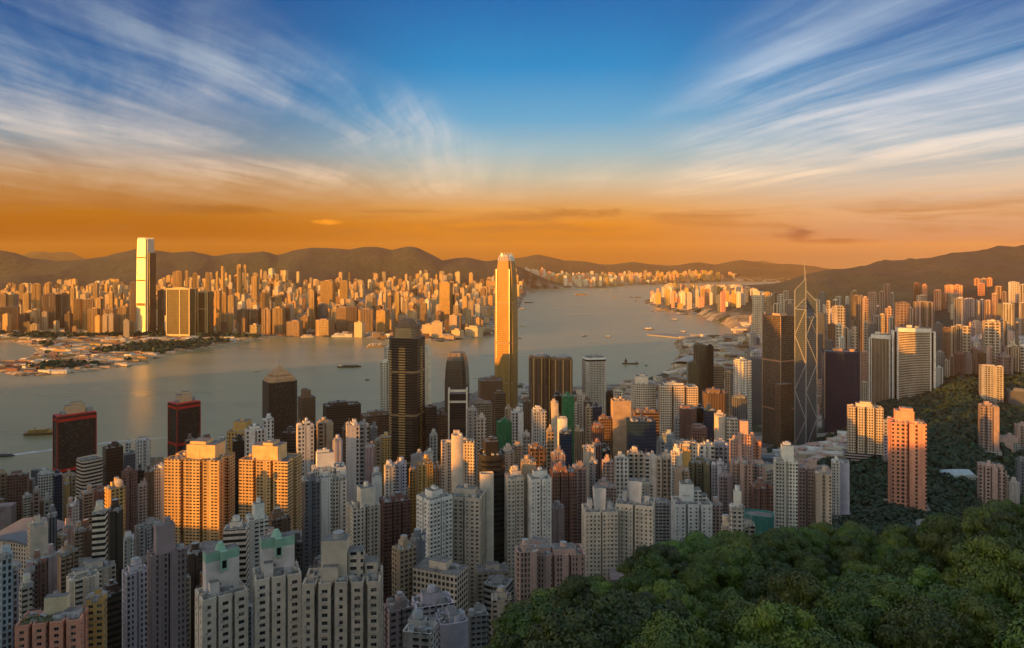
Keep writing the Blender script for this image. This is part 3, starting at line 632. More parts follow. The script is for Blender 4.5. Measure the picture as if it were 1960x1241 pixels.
def brown_slab_pair():
    D = 1470; root, x, g = custom('office_tower', 'tall square dark brown tower behind the braced glass tower', 'skyscraper', 1460, 1525, 597, D, R(28)); h = ztop(603, D) - g; W = 46.5
    b = MB(); P = [(p[0] * W, p[1] * W) for p in plan('oct', 1.0)]; P = rc(W, W); shell(b, P, 0, h, 'grid'); b.build('wall', root, (.15, .11, .08))
    b = MB(); b.face([(x_, y_, h - 1) for x_, y_ in inset(P, .7)], 'deck'); b.box(3, 3, h - 1, 20, 20, 4, 'paint', 'deck'); b.build('roof', root, PAL['tan'])
    for f in (.28, .65): b = MB(); b.prism(rc(W + .5, W + .5), f * h, f * h + 3, 'paint', 'paint'); b.build('mechanical_band', root, (.40, .22, .13))
    b = MB()
    for p_ in P: b.tube((p_[0] * 1.005, p_[1] * 1.005, 0), (p_[0] * 1.005, p_[1] * 1.005, h + .5), .8, 'paint')
    b.build('corner_fin', root, PAL['tan'])
    b = MB(); b.box(-24, -30, 0, 30, 16, ztop(728, D) - g, 'grid', 'deck', R(0)); b.build('lower_wing', root, PAL['brown'])
def dark_star_tower():
    D = 1100; root, x, g = custom('office_tower', 'tall dark glass tower with gold striped facets and a domed top', 'skyscraper', 748, 811, 605, D, R(-12)); px = D / F; h = ztop(645, D) - g; W = 63 * px * .90
    o = plan('oct', 1.0)
    b = MB(); P = [(p[0] * W, p[1] * W) for p in o]; b.prism(P, 0, h, ['band', 'glass', 'glass', 'band', 'band', 'glass', 'glass', 'band'], 'deck')
    b.build('wall', root, (.05, .038, .028))
    b = MB()
    for k in range(4):
        q = rot([(-.11 * W, -.5 * W - .6), (.11 * W, -.5 * W - .6), (.11 * W, -.5 * W + 1), (-.11 * W, -.5 * W + 1)], k * math.pi / 2); b.prism(q, 0, h - 12, 'band', 'paint')
    for s_ in (-1,): q = [(-.5 * W - .6, -.36 * W), (-.37 * W, -.5 * W - .6), (-.36 * W, -.49 * W), (-.49 * W, -.35 * W)]; b.prism(q, 0, h - 18, 'band', 'paint')
    b.build('gold_strip', root, (.60, .38, .13))
    b = MB(); loft(b, [(h, [(p[0] * W * .80, p[1] * W * .80) for p in o]), (h + 15, [(p[0] * W * .74, p[1] * W * .74) for p in o])], 'glass', 'deck')
    z = h + 15; b.prism([(p[0] * W * .78, p[1] * W * .78) for p in o], z, z + 1.5, 'paint', 'paint'); loft(b, [(z + 1.5 + 12 * math.sin(t_), [(p[0] * W * .66 * math.cos(t_), p[1] * W * .66 * math.cos(t_)) for p in plan('cyl', 1)]) for t_ in (0, .35, .7, 1.0, 1.3)], 'paint', 'paint')
    b.build('roof_dome', root, (.20, .13, .08)); b = MB(); b.tube((0, 0, z + 12), (0, 0, z + 22), .5, 'steel', 5); b.build('mast', root)
    for f in (.28, .55, .8): b = MB(); b.prism([(p[0] * (W + .7), p[1] * (W + .7)) for p in o], f * h, f * h + 3, 'paint', 'paint'); b.build('mechanical_band', root, (.30, .20, .11))
def red_twins():
    for x0, x1, yt, yl, D, lab, yaw in ((102, 184, 792, 891, 1150, 'wide black tower trimmed with red bands under an orange rooftop block', 14), (322, 383, 770, 843, 1290, 'narrow black tower trimmed with red bands behind the golden apartments', 26)):
        cx, D, ang, s = fit('box', .45 if x0 < 200 else .8, yaw, x0, x1, D); r = .45 if x0 < 200 else .8; g = gz(cx, D) - 4
        root = empty('office_tower', (cx, D, g), ang); tag(root, lab, 'office tower', 'twin red banded black towers'); BL.append(dict(root=root, px=(x0 + x1) / 2, y=yt, D=D, w=x1 - x0, c='black', style='', pk='', label=lab, h=0, cat='', roof='')); PLACED.append((cx, D, s * .6))
        h = ztop(yt, D) - g; h2 = ztop(yl, D) - g; P = rc(s, s * r)
        b = MB(); shell(b, P, 0, h, 'grid'); b.build('wall', root, (.03, .018, .014))
        b = MB(); b.face([(u, v, h - 1) for u, v in inset(P, .7)], 'deck'); b.build('roof', root)
        for zz, th in ((h - 8, 4.5), (h2 - 4, 4.5)): b = MB(); b.prism(rc(s + .8, s * r + .8), zz, zz + th, 'red', 'red'); b.build('red_band', root)
        b = MB()
        for p_ in P: b.box(p_[0], p_[1], 0, 1.6, 1.6, h + .3, 'red' if False else 'paint')
        b.build('corner_fin', root, (.42, .03, .02)); b = MB(); b.prism(rc(s + .6, s * r + .6), h - .2, h + 1.2, 'red', 'red', ); b.build('red_rim', root)
        b = MB(); b.box(0, 2, h + 1, s * .52, s * r * .5, 13, 'paint', 'deck'); b.box(s * .05, 2, h + 14, s * .3, s * r * .3, 4, 'paint', 'deck'); b.box(-s * .3, 0, h + 1, s * .12, s * .2, 5, 'plant'); b.box(s * .36, 0, h + 1, s * .16, s * .2, 7, 'plant')
        b.build('machine_room', root, (.78, .52, .30))
def pyramid_tower():
    D = 1350; cx, D, ang, s = fit('oct', .9, 20, 502, 569, D); g = gz(cx, D) - 4; lab = 'dark brown tower topped by an orange stepped pyramid and pole'
    root = empty('office_tower', (cx, D, g), ang); tag(root, lab, 'office tower'); BL.append(dict(root=root, px=535, y=697, D=D, w=66, c='dark_brown', style='', pk='', label=lab, h=0, cat='', roof='')); PLACED.append((cx, D, s * .6))
    h = ztop(728, D) - g; P = [(x * s, y * s) for x, y in plan('oct', .9)]; b = MB(); shell(b, P, 0, h, ['grid', 'glass'] * 4); b.build('wall', root, PAL['dark_brown'])
    sc = lambda k: [(x * k, y * k) for x, y in P]
    b = MB(); b.face([(x, y, h - 1) for x, y in inset(P, .7)], 'deck'); b.prism(sc(.93), h - 1, h + 6, 'paint', None, sc(.86)); b.prism(sc(.86), h + 6, h + 9, 'paint', None, sc(.72)); q = rc(s * .62, s * .56); b.prism(q, h + 7, h + 12, 'paint', 'paint'); b.prism(q, h + 12, h + 27, 'paint', None, rc(1, 1)); b.build('pyramid_roof', root, (.62, .34, .16))
    b = MB(); b.tube((0, 0, h + 26), (0, 0, h + 38), .35, 'steel', 5); b.build('flagpole', root)
def portholes():
    D = 1600; cx, D, ang, s = fit('oct', .8, 18, 1114, 1161, D); g = gz(cx, D) - 4; lab = 'white tower dotted with a dense window grid and a flat dark lipped cap'
    root = empty('office_tower', (cx, D, g), ang); tag(root, lab, 'office tower'); BL.append(dict(root=root, px=1138, y=678, D=D, w=46, c='white', style='', pk='', label=lab, h=0, cat='', roof='')); PLACED.append((cx, D, s * .6))
    h = ztop(690, D) - g; sc = lambda k: [(x * s * k, y * s * k) for x, y in plan('oct', .8)]
    b = MB(); b.prism(sc(1), 0, h, ['port', 'paint'] * 4, 'deck'); b.build('wall', root, PAL['cream'])
    b = MB(); b.prism(sc(.94), h, h + 4, 'darkglass'); b.prism(sc(.98), h + 4, h + 8, 'paint', 'deck', sc(.9)); b.build('roof_cap', root, PAL['white'])
    b = MB(); b.box(0, 0, h + 8, 14, 10, 4, 'plant'); b.box(6, 3, h + 12, 5, 5, 2, 'plant'); b.build('roof_plant', root)
def bronze_twins():
    for x0, x1, yt, lab in ((1012, 1055, 681, 'left of the two bronze towers with gold corner strips'), (1054, 1096, 684, 'right of the two bronze towers with gold corner strips')):
        D = 1560 if x0 < 1050 else 1540; cx, D, ang, s = fit('round', .85, 10, x0, x1, D); g = gz(cx, D) - 4
        root = empty('office_tower', (cx, D, g), ang); tag(root, lab, 'office tower', 'pair of bronze towers'); BL.append(dict(root=root, px=(x0 + x1) / 2, y=yt, D=D, w=42, c='brown', style='', pk='', label=lab, h=0, cat='', roof='')); PLACED.append((cx, D, s * .6))
        h = ztop(yt, D) - g; sc = lambda k: [(x * s * k, y * s * k) for x, y in plan('round', .85)]
        b = MB(); b.prism(sc(1), 0, h - 4, 'fin', None); b.prism(sc(1.0), h - 4, h, 'paint', 'deck', sc(.93)); b.build('wall', root, (.24, .125, .055))
        b = MB()
        for a_ in (-.36, .0, .36): b.box(a_ * s, -.425 * s - .2, 0, 1.6, 1.4, h - 3, 'paint')
        b.build('gold_strip', root, (.80, .46, .16)); b = MB(); b.cyl(0, 0, h, s * .3, 4, 'plant', 'plant', 16); b.box(5, 2, h + 4, 6, 5, 3, 'plant'); b.box(-7, 0, h, 4, 4, 5, 'plant'); b.build('roof_plant', root)
def navy_block():
    D = 1520; cx, D, ang, s = fit('curve', .55, 10, 1573, 1646, D); g = gz(cx, D) - 4; lab = 'broad blue black glass block with an orange roof edge'
    root = empty('office_tower', (cx, D, g), ang); tag(root, lab, 'office tower'); BL.append(dict(root=root, px=1610, y=667, D=D, w=72, c='navy', style='', pk='', label=lab, h=0, cat='', roof='')); PLACED.append((cx, D, s * .6))
    h = ztop(672, D) - g; P = [(x * s, y * s) for x, y in plan('curve', .55)]; b = MB(); b.prism(P, 0, h - 3, 'glass'); shell(b, P, h - 3, h + 1, 'paint'); b.build('wall', root, (.008, .028, .085))
    b = MB(); b.face([(x, y, h - .3) for x, y in inset(P, .7)], 'deck'); b.build('roof', root, PAL['tan'])
    b = MB(); b.box(-6, 3, h - .3, 18, 9, 5, 'paint', 'paint'); b.box(s * .34, 3, h - .3, 9, 9, 4, 'paint', 'paint'); b.build('machine_room', root, (.72, .40, .22)); b = MB(); b.box(P[0][0], P[0][1], 30, 1.5, 1.5, h - 29, 'paint'); b.build('corner_fin', root, PAL['tan'])
def plaza_towers():
    for x0, x1, yt, D, lab, r_, yaw in ((1662, 1713, 640, 1680, 'ribbed cream tower left of the broad horizontally striped tower', .5, -12), (1705, 1792, 627, 1660, 'broad horizontally striped pale tower with white edge piers and a curved top band', .40, 8)):
        cx, D, ang, s = fit('box', r_, yaw, x0, x1, D); g = gz(cx, D) - 4
        root = empty('hotel_tower', (cx, D, g), ang); tag(root, lab, 'hotel tower'); BL.append(dict(root=root, px=(x0 + x1) / 2, y=yt, D=D, w=x1 - x0, c='cream', style='', pk='', label=lab, h=0, cat='', roof='')); PLACED.append((cx, D, s * .6))
        h = ztop(yt, D) - g; f = [(-.36 + .72 * i / 10, -r_ / 2 - .06 * (1 - (2 * i / 10 - 1) ** 2)) for i in range(11)]; P = [(x * s, y * s) for x, y in f + [(.36, r_ / 2), (-.36, r_ / 2)]]
        b = MB(); b.prism(P, 0, h - 6, 'fin' if x0 < 1700 else 'band', 'deck'); b.build('wall', root, PAL['tan'] if x0 < 1700 else PAL['beige'])
        b = MB()
        for s_ in (-1, 1): b.box(s_ * .37 * s, 0, 0, .05 * s, r_ * s * .95, h, 'paint'); b.box(s_ * .48 * s, 0, 0, .05 * s, r_ * s * .6, h - 8, 'paint')
        b.build('edge_pier', root, PAL['white']); b = MB(); b.box(-.425 * s, .02 * s, 0, .075 * s, r_ * s * .6, h - 10, 'darkglass'); b.box(.425 * s, .02 * s, 0, .075 * s, r_ * s * .6, h - 10, 'darkglass'); b.build('side_glazing', root)
        b = MB(); Q = [(x * 1.06, y * 1.04) for x, y in P]; b.prism(Q, h - 9, h, 'paint', 'deck'); b.build('roof_band', root, PAL['white']); b = MB(); b.box(-8, 0, h, 10, 8, 5, 'paint'); b.cyl(8, 0, h, 5, 3, 'plant', 'plant', 14); b.build('roof_plant', root, PAL['cream'])
for fn in (tallest_far, domed_far_tower, small_sister, masts_tower, brown_slab_pair, dark_star_tower, red_twins, pyramid_tower, portholes, bronze_twins, navy_block, plaza_towers): fn()
# ------------------------------------------------------------------ nearest towers: real window openings
WMESH = {}
def window_mesh(wd, ht):
    key = (round(wd, 1), round(ht, 1))
    if key not in WMESH:
        wd, ht = key; b = MB(); e = .07
        for (x, z, a, c) in ((0, 0, wd, e), (0, ht - e, wd, e), (-(wd - e) / 2, e, e, ht - 2 * e), ((wd - e) / 2, e, e, ht - 2 * e), (0, e, .05, ht - 2 * e)): b.box(x, .0, z, a, .08, c, 'plant')
        b.face([(-wd / 2 + e, .03, e), (wd / 2 - e, .03, e), (wd / 2 - e, .03, ht - e), (-wd / 2 + e, .03, ht - e)], 'pane')
        me_o = b.build('window'); me = me_o.data; bpy.data.objects.remove(me_o); WMESH[key] = me
    return WMESH[key]
m, t, p = mat('pane')
oi = t.new('ShaderNodeObjectInfo'); pos = t.new('ShaderNodeNewGeometry').outputs['Position']
wn = t.new('ShaderNodeTexWhiteNoise', noise_dimensions='3D')
sn = t.new('ShaderNodeVectorMath', operation='SNAP'); t.put(sn.inputs[0], pos); sn.inputs[1].default_value = (2.2, 2.2, 3.0); t.l.new(sn.outputs[0], wn.inputs['Vector'])
t.put(p.inputs['Base Color'], t.mix(t.m('POWER', wn.outputs['Value'], 3.0), (.018, .022, .028), (.26, .23, .19))); p.inputs['Roughness'].default_value = .12
def near_tower(x0, x1, yt, D, pk, yaw, c, r, label, name='apartment_tower', pent=None, pent2=None, wcols=3.1, wide=1.7, spand=None, roofg=False):
    rs = random.Random(int(x0 * 7 + yt)); cx, D, ang, s = fit(pk, r, yaw, x0, x1, D); P = [(x * s, y * s) for x, y in plan(pk, r)]
    g = gz(cx, D) - 6; h = ztop(yt, D) - g; root = empty(name, (cx, D, g), ang); tag(root, label, 'apartment tower'); col = color_of(c, rs, .02)
    BL.append(dict(root=root, px=(x0 + x1) / 2, y=yt, D=D, w=x1 - x0, c=c, style='', pk='', label=label, h=h, cat='', roof='')); PLACED.append((cx, D, s * .6))
    b = MB(); bl = []; balc = set(); pipes = []; n = len(P); FL = 3.0; wins = []; nf = int((h - 3) / FL); zl = h - 2.0 - nf * FL
    view = rot([(-cx, -D)], -ang)[0]; vl = math.hypot(*view); view = (view[0] / vl, view[1] / vl)
    for i in range(n):
        a, d = P[i], P[(i + 1) % n]; L = math.hypot(d[0] - a[0], d[1] - a[1]); ux, uy = (d[0] - a[0]) / L, (d[1] - a[1]) / L; nx, ny = uy, -ux
        vis = nx * view[0] + ny * view[1]
        if L < 2.4 or vis < -.25:
            b.face([(a[0], a[1], 0), (d[0], d[1], 0), (d[0], d[1], h), (a[0], a[1], h)], 'res' if vis < -.25 and L > 3 else 'paint', [(0, 0), (L, 0), (L, h), (0, h)]); continue
        nc = max(1, int(L / wcols)); cw = L / nc; us = [0.0]; wi = []
        for k in range(nc):
            ww = (wide if rs.random() < .6 else wide * .62); ww = min(ww, cw - .6); u = (k + .5) * cw; us += [u - ww / 2, u + ww / 2]; wi.append((u, ww))
        us.append(L); zf = max(0, h - 2.0 - 34 * FL) if D < 600 else zl; nfl = min(nf, 34) if D < 600 else nf; zf = h - 2.0 - nfl * FL
        for u_, w_ in wi:
            if L > 6 and rs.random() < .22: balc.add((u_, i))
            if rs.random() < .35: pipes.append((a[0] + ux * (u_ + cw / 2 - .2) + nx * .12, a[1] + uy * (u_ + cw / 2 - .2) + ny * .12))
        q = lambda u, z, o=0.0: (a[0] + ux * u - nx * o, a[1] + uy * u - ny * o, z)
        if zf > 0: b.face([q(0, 0), q(L, 0), q(L, zf), q(0, zf)], 'res2', [(0, 0), (L, 0), (L, zf), (0, zf)])
        b.face([q(0, h - 2), q(L, h - 2), q(L, h), q(0, h)], 'paint')
        for fl in range(nfl):
            z = zf + fl * FL; za, zb = z + .95, z + 2.5
            b.face([q(0, z), q(L, z), q(L, za), q(0, za)], 'paint'); b.face([q(0, zb), q(L, zb), q(L, z + FL), q(0, z + FL)], 'paint')
            for k in range(0, len(us) - 1, 2): b.face([q(us[k], za), q(us[k + 1], za), q(us[k + 1], zb), q(us[k], zb)], 'paint')
            b.face([q(0, z - .0, -.14), q(L, z, -.14), q(L, z + .18, -.14), q(0, z + .18, -.14)], 'paint') if spand else None
            for u, ww in wi:
                u0, u1 = u - ww / 2, u + ww / 2; dp = .38
                b.face([q(u0, za), q(u1, za), q(u1, za, dp), q(u0, za, dp)], 'paint'); b.face([q(u0, zb, dp), q(u1, zb, dp), q(u1, zb), q(u0, zb)], 'paint')
                b.face([q(u0, za), q(u0, za, dp), q(u0, zb, dp), q(u0, zb)], 'paint'); b.face([q(u1, za, dp), q(u1, za), q(u1, zb), q(u1, zb, dp)], 'paint')
                ce = q(u, za, dp - .02); wins.append((vis * 10 + (z + 0) * .12 + rs.random() * .01, ce, math.atan2(uy, ux), ww))
                if (u, i) in balc and fl % 1 == 0: bl.append((q(u, z + .05, -.55), math.atan2(uy, ux)))
                elif rs.random() < .4: o_ = q(u0 - .35, za - .2, -.22); b.box(o_[0], o_[1], o_[2], .7, .45, .45, 'plant', 'plant', math.atan2(uy, ux))
    Q = inset(P, .7)
    for i in range(n):
        j = (i + 1) % n
        b.face([(P[i][0], P[i][1], h), (P[j][0], P[j][1], h), (Q[j][0], Q[j][1], h), (Q[i][0], Q[i][1], h)], 'paint'); b.face([(Q[j][0], Q[j][1], h - 1.3), (Q[i][0], Q[i][1], h - 1.3), (Q[i][0], Q[i][1], h), (Q[j][0], Q[j][1], h)], 'paint')
    b.build('wall', root, col)
    for x_, y_ in pipes[:24]: b = MB(); b.tube((x_, y_, 0), (x_, y_, h - 1.5), .11, 'plant', 5); b.build('drain_pipe', root)
    bl.sort(key=lambda v: -v[0][2])
    if bl:
        if 'bal' not in WMESH: b = MB(); b.box(0, 0, 0, 2.5, 1.1, .14, 'plant'); b.box(0, -.5, .14, 2.5, .1, .95, 'paint'); b.box(-1.2, 0, .14, .1, 1.0, .95, 'paint'); b.box(1.2, 0, .14, .1, 1.0, .95, 'paint'); mo = b.build('balcony'); WMESH['bal'] = mo.data; bpy.data.objects.remove(mo)
        for ce, a_ in bl[:90]: o = bpy.data.objects.new('balcony', WMESH['bal']); o.color = (*col, 1); link(o, root, ce, a_)
    wins.sort(key=lambda v: -v[0])
    for _, ce, a_, ww in wins[:100]:
        o = bpy.data.objects.new('window', window_mesh(ww, 1.55)); link(o, root, ce, a_)
    rest = wins[100:]
    if rest:
        vs, fs, ms = [], [], []; arr = {}
        for _, ce, a_, ww in rest:
            me = window_mesh(ww, 1.55); k = me.name
            if k not in arr: arr[k] = (np.array([v.co for v in me.vertices]), [tuple(pp.vertices) for pp in me.polygons], [pp.material_index for pp in me.polygons])
            V, Fc, M_ = arr[k]; c_, s_ = math.cos(a_), math.sin(a_); W_ = V @ np.array([[c_, s_, 0], [-s_, c_, 0], [0, 0, 1]]) + np.array(ce); o_ = len(vs); vs += W_.tolist(); fs += [tuple(i + o_ for i in f) for f in Fc]; ms += M_
        me = bpy.data.meshes.new('windows'); me.from_pydata(vs, [], fs); me.materials.append(MATS['plant']); me.materials.append(MATS['pane']); me.polygons.foreach_set('material_index', ms); me.update()
        o = bpy.data.objects.new('windows', me); link(o, root); o['kind'] = 'stuff'
    roofing(root, P, h, 300, col, 'bare' if pent else 'std', rs, 'res')
    if pent: pent(root, s, r, h, col)
    b = MB()
    for i in range(34): b.box(rs.uniform(-.43, .43) * s, rs.uniform(-.38, .38) * s * r, h - 1.2, rs.uniform(.6, 2.6), rs.uniform(.6, 2.6), rs.uniform(.7, 2.6), 'plant', 'plant', rs.uniform(0, 1.5))
    for i in range(5): a = rs.uniform(-.4, .4) * s; c_ = rs.uniform(-.35, .35) * s * r; b.tube((a, c_, h - 1), (a, c_, h + rs.uniform(2, 4)), .07, 'steel', 4)
    b.build('roof_plant', root); Q2 = inset(P, .5); b = MB()
    for i in range(n):
        p0, p1 = Q2[i], Q2[(i + 1) % n]
        for z_ in (.55, 1.1): b.tube((p0[0], p0[1], h + z_), (p1[0], p1[1], h + z_), .05, 'plant', 4)
        b.tube((p0[0], p0[1], h), (p0[0], p0[1], h + 1.1), .05, 'plant', 4)
    b.build('railing', root); return root
def green_pent(root, s, r, h, col, hh=17):
    b = MB(); b.box(.02 * s, .12 * s, h - 1.2, .74 * s, .42 * s * r, hh - 4, 'paint', 'deck'); b.box(-.2 * s, -.12 * s, h - 1.2, .2 * s, .2 * s, 6, 'paint', 'deck'); b.build('penthouse', root, (.76, .68, .62))
    b = MB(); b.box(.02 * s, .12 * s, h + hh - 5.2, .745 * s, .43 * s * r, 3.6, 'paint', 'deck'); b.cyl(0, .12 * s, h + hh - 1.6, .12 * s, 2.6, 'paint', 'paint', 14, .05 * s); b.box(.03 * s, -.075 * s, h + hh - 9, .14 * s, .12 * s, 7.5, 'paint', 'paint'); b.build('green_parapet', root, (.30, .52, .38))
    b = MB(); b.box(.03 * s, -.137 * s, h + hh - 8, 1.6, .1, 3, 'darkglass'); b.cyl(-.1 * s, -.11 * s, h + 3, 1.1, .3, 'darkglass', 'darkglass'); b.build('penthouse_window', root)
def white_pent(root, s, r, h, col):
    b = MB(); b.box(-.12 * s, .08 * s, h - 1.2, .34 * s, .5 * s * r, 15, 'paint', 'deck'); b.box(.16 * s, .1 * s, h - 1.2, .2 * s, .45 * s * r, 10, 'res2', 'deck'); b.box(.36 * s, .1 * s, h - 1.2, .16 * s, .4 * s * r, 5.5, 'res2', 'deck'); b.box(-.16 * s, -.1 * s, h - 1.2, .2 * s, .2 * s * r, 6, 'paint', 'deck'); b.build('penthouse', root, tuple(min(.8, c * 1.05) for c in col))
    b = MB(); b.cyl(-.08 * s, .08 * s, h + 13.8, 2.2, 2.2, 'plant', 'plant'); b.build('water_tank', root)
def curved_pent(root, s, r, h, col):
    f = [(-.16 + .32 * i / 8, -.12 + .05 * (1 - (2 * i / 8 - 1) ** 2)) for i in range(9)]; P = [(x * s, y * s) for x, y in f + [(.16, .2), (-.16, .2)]]
    b = MB(); b.prism(P, h - 1.2, h + 15, 'paint', 'deck', [(x * 1.12, y * 1.12) for x, y in P]); b.box(-.3 * s, .05 * s, h - 1.2, .12 * s, .2 * s, 8, 'paint', 'deck'); b.box(.3 * s, .05 * s, h - 1.2, .14 * s, .2 * s, 6, 'paint', 'deck'); b.build('penthouse', root, (.76, .68, .62))
def garden_pent(root, s, r, h, col):
    b = MB(); b.box(.02 * s, .12 * s, h - 1.2, .36 * s, .3 * s * r, 9, 'paint', 'deck'); b.build('penthouse', root, (.80, .66, .42))
    b = MB(); b.box(.3 * s, .0 * s, h - 1.2, .26 * s, .36 * s * r, 3, 'paint', 'deck'); b.box(.1 * s, -.1 * s, h - 1.2, .12 * s, .12 * s, 3, 'paint', 'deck'); b.build('stair_house', root, (.62, .62, .64))
    rs = random.Random(4); b = MB()
    for i in range(420):
        a, c_ = rs.uniform(-.44, .1) * s, rs.uniform(-.38, .0) * s * r; z = h - .9 + rs.random() * 1.2; q = rs.uniform(0, 6.3); d = .45
        b.face([(a, c_, z), (a + d * math.cos(q), c_ + d * math.sin(q), z + .2), (a + d * math.cos(q) - .2, c_ + d * math.sin(q) + .3, z + .6), (a - .2, c_ + .3, z + .5)], 'leaf')
    b.build('roof_garden', root)
m, t, p = mat('leaf')
oi = t.new('ShaderNodeObjectInfo'); pos = t.new('ShaderNodeNewGeometry').outputs['Position']; n1 = t.noise(pos, .33, 3.0, .6); n2 = t.noise(pos, 2.6, 2.0, .6)
lc = t.mix(t.rng(n1, .32, .68), (.020, .060, .005), (.105, .170, .014)); lc = t.mix(t.m('MULTIPLY', t.rng(n2, .45, .75), .6), lc, (.12, .15, .03))
vr = t.rng(oi.outputs['Random'], 0, 1, .42, 1.45); lc = t.mix(1.0, lc, t.comb(t.m('MULTIPLY', vr, t.rng(t.m('FRACT', t.m('MULTIPLY', oi.outputs['Random'], 9.7)), 0, 1, .8, 1.25)), vr, vr), 'MULTIPLY')
t.put(p.inputs['Base Color'], lc); p.inputs['Roughness'].default_value = .55; p.inputs['Subsurface Weight'].default_value = 0.0
near_tower(373, 475, 1128, 292, 'bay3', 14, 'cream', .72, 'beige apartment tower whose tall white rooftop block has a pale green rim, beside its twin', pent=green_pent, spand=1, wide=2.2, wcols=3.0)
near_tower(484, 577, 1092, 300, 'bay3', 6, 'cream', .74, 'beige apartment tower with green rimmed rooftop block, right one of the two green topped towers', pent=lambda *a: green_pent(*a, hh=15), spand=1, wide=2.2, wcols=3.0)
near_tower(578, 733, 1100, 288, 'bay5', -8, 'beige', .5, 'broad pale apartment block with stepped roof and deep window rows, bottom centre', pent=white_pent, wide=2.2, wcols=3.0, spand=1)
near_tower(28, 172, 1178, 340, 'bay4', -18, 'salmon', .55, 'salmon pink apartment block with a planted roof and cream penthouse', pent=garden_pent, wide=2.0)
near_tower(165, 205, 1142, 352, 'box', -14, 'gold', .9, 'narrow yellow and teal tower attached behind the salmon block', wide=2.2)
near_tower(797, 866, 948, 528, 'bay2', 34, 'white', .9, 'large pale apartment tower wing with a bright left wall, beside its windowed twin wing', wide=1.9, wcols=3.0)
near_tower(858, 930, 944, 545, 'bay2', -14, 'beige', .9, 'right twin wing of the large pale tower, covered in window rows', wide=2.0, wcols=3.0)
near_tower(1113, 1183, 972, 545, 'bay2', 10, 'cream', .8, 'pale twin winged apartment tower with a concave white rooftop block, above the tree tops', pent=curved_pent, wide=1.3, wcols=2.8)
near_tower(1178, 1254, 958, 552, 'bay2', -6, 'cream', .8, 'pale apartment tower with dark roof edges, right half of the twin winged pair', pent=curved_pent, wide=1.3, wcols=2.8)
near_tower(965, 1003, 910, 565, 'bay2', 12, 'cream', 1.0, 'cream apartment wing left of the blank tan shaft', wide=1.3, wcols=2.8)
near_tower(1009, 1056, 912, 560, 'bay2', 12, 'white', .9, 'pale apartment wing right of the blank tan shaft', wide=1.4, wcols=2.8)
near_tower(1284, 1364, 958, 600, 'bay3', 10, 'white', .7, 'white apartment tower rising straight behind the rounded dark treetop', pent=white_pent, wide=1.4, wcols=3.0)
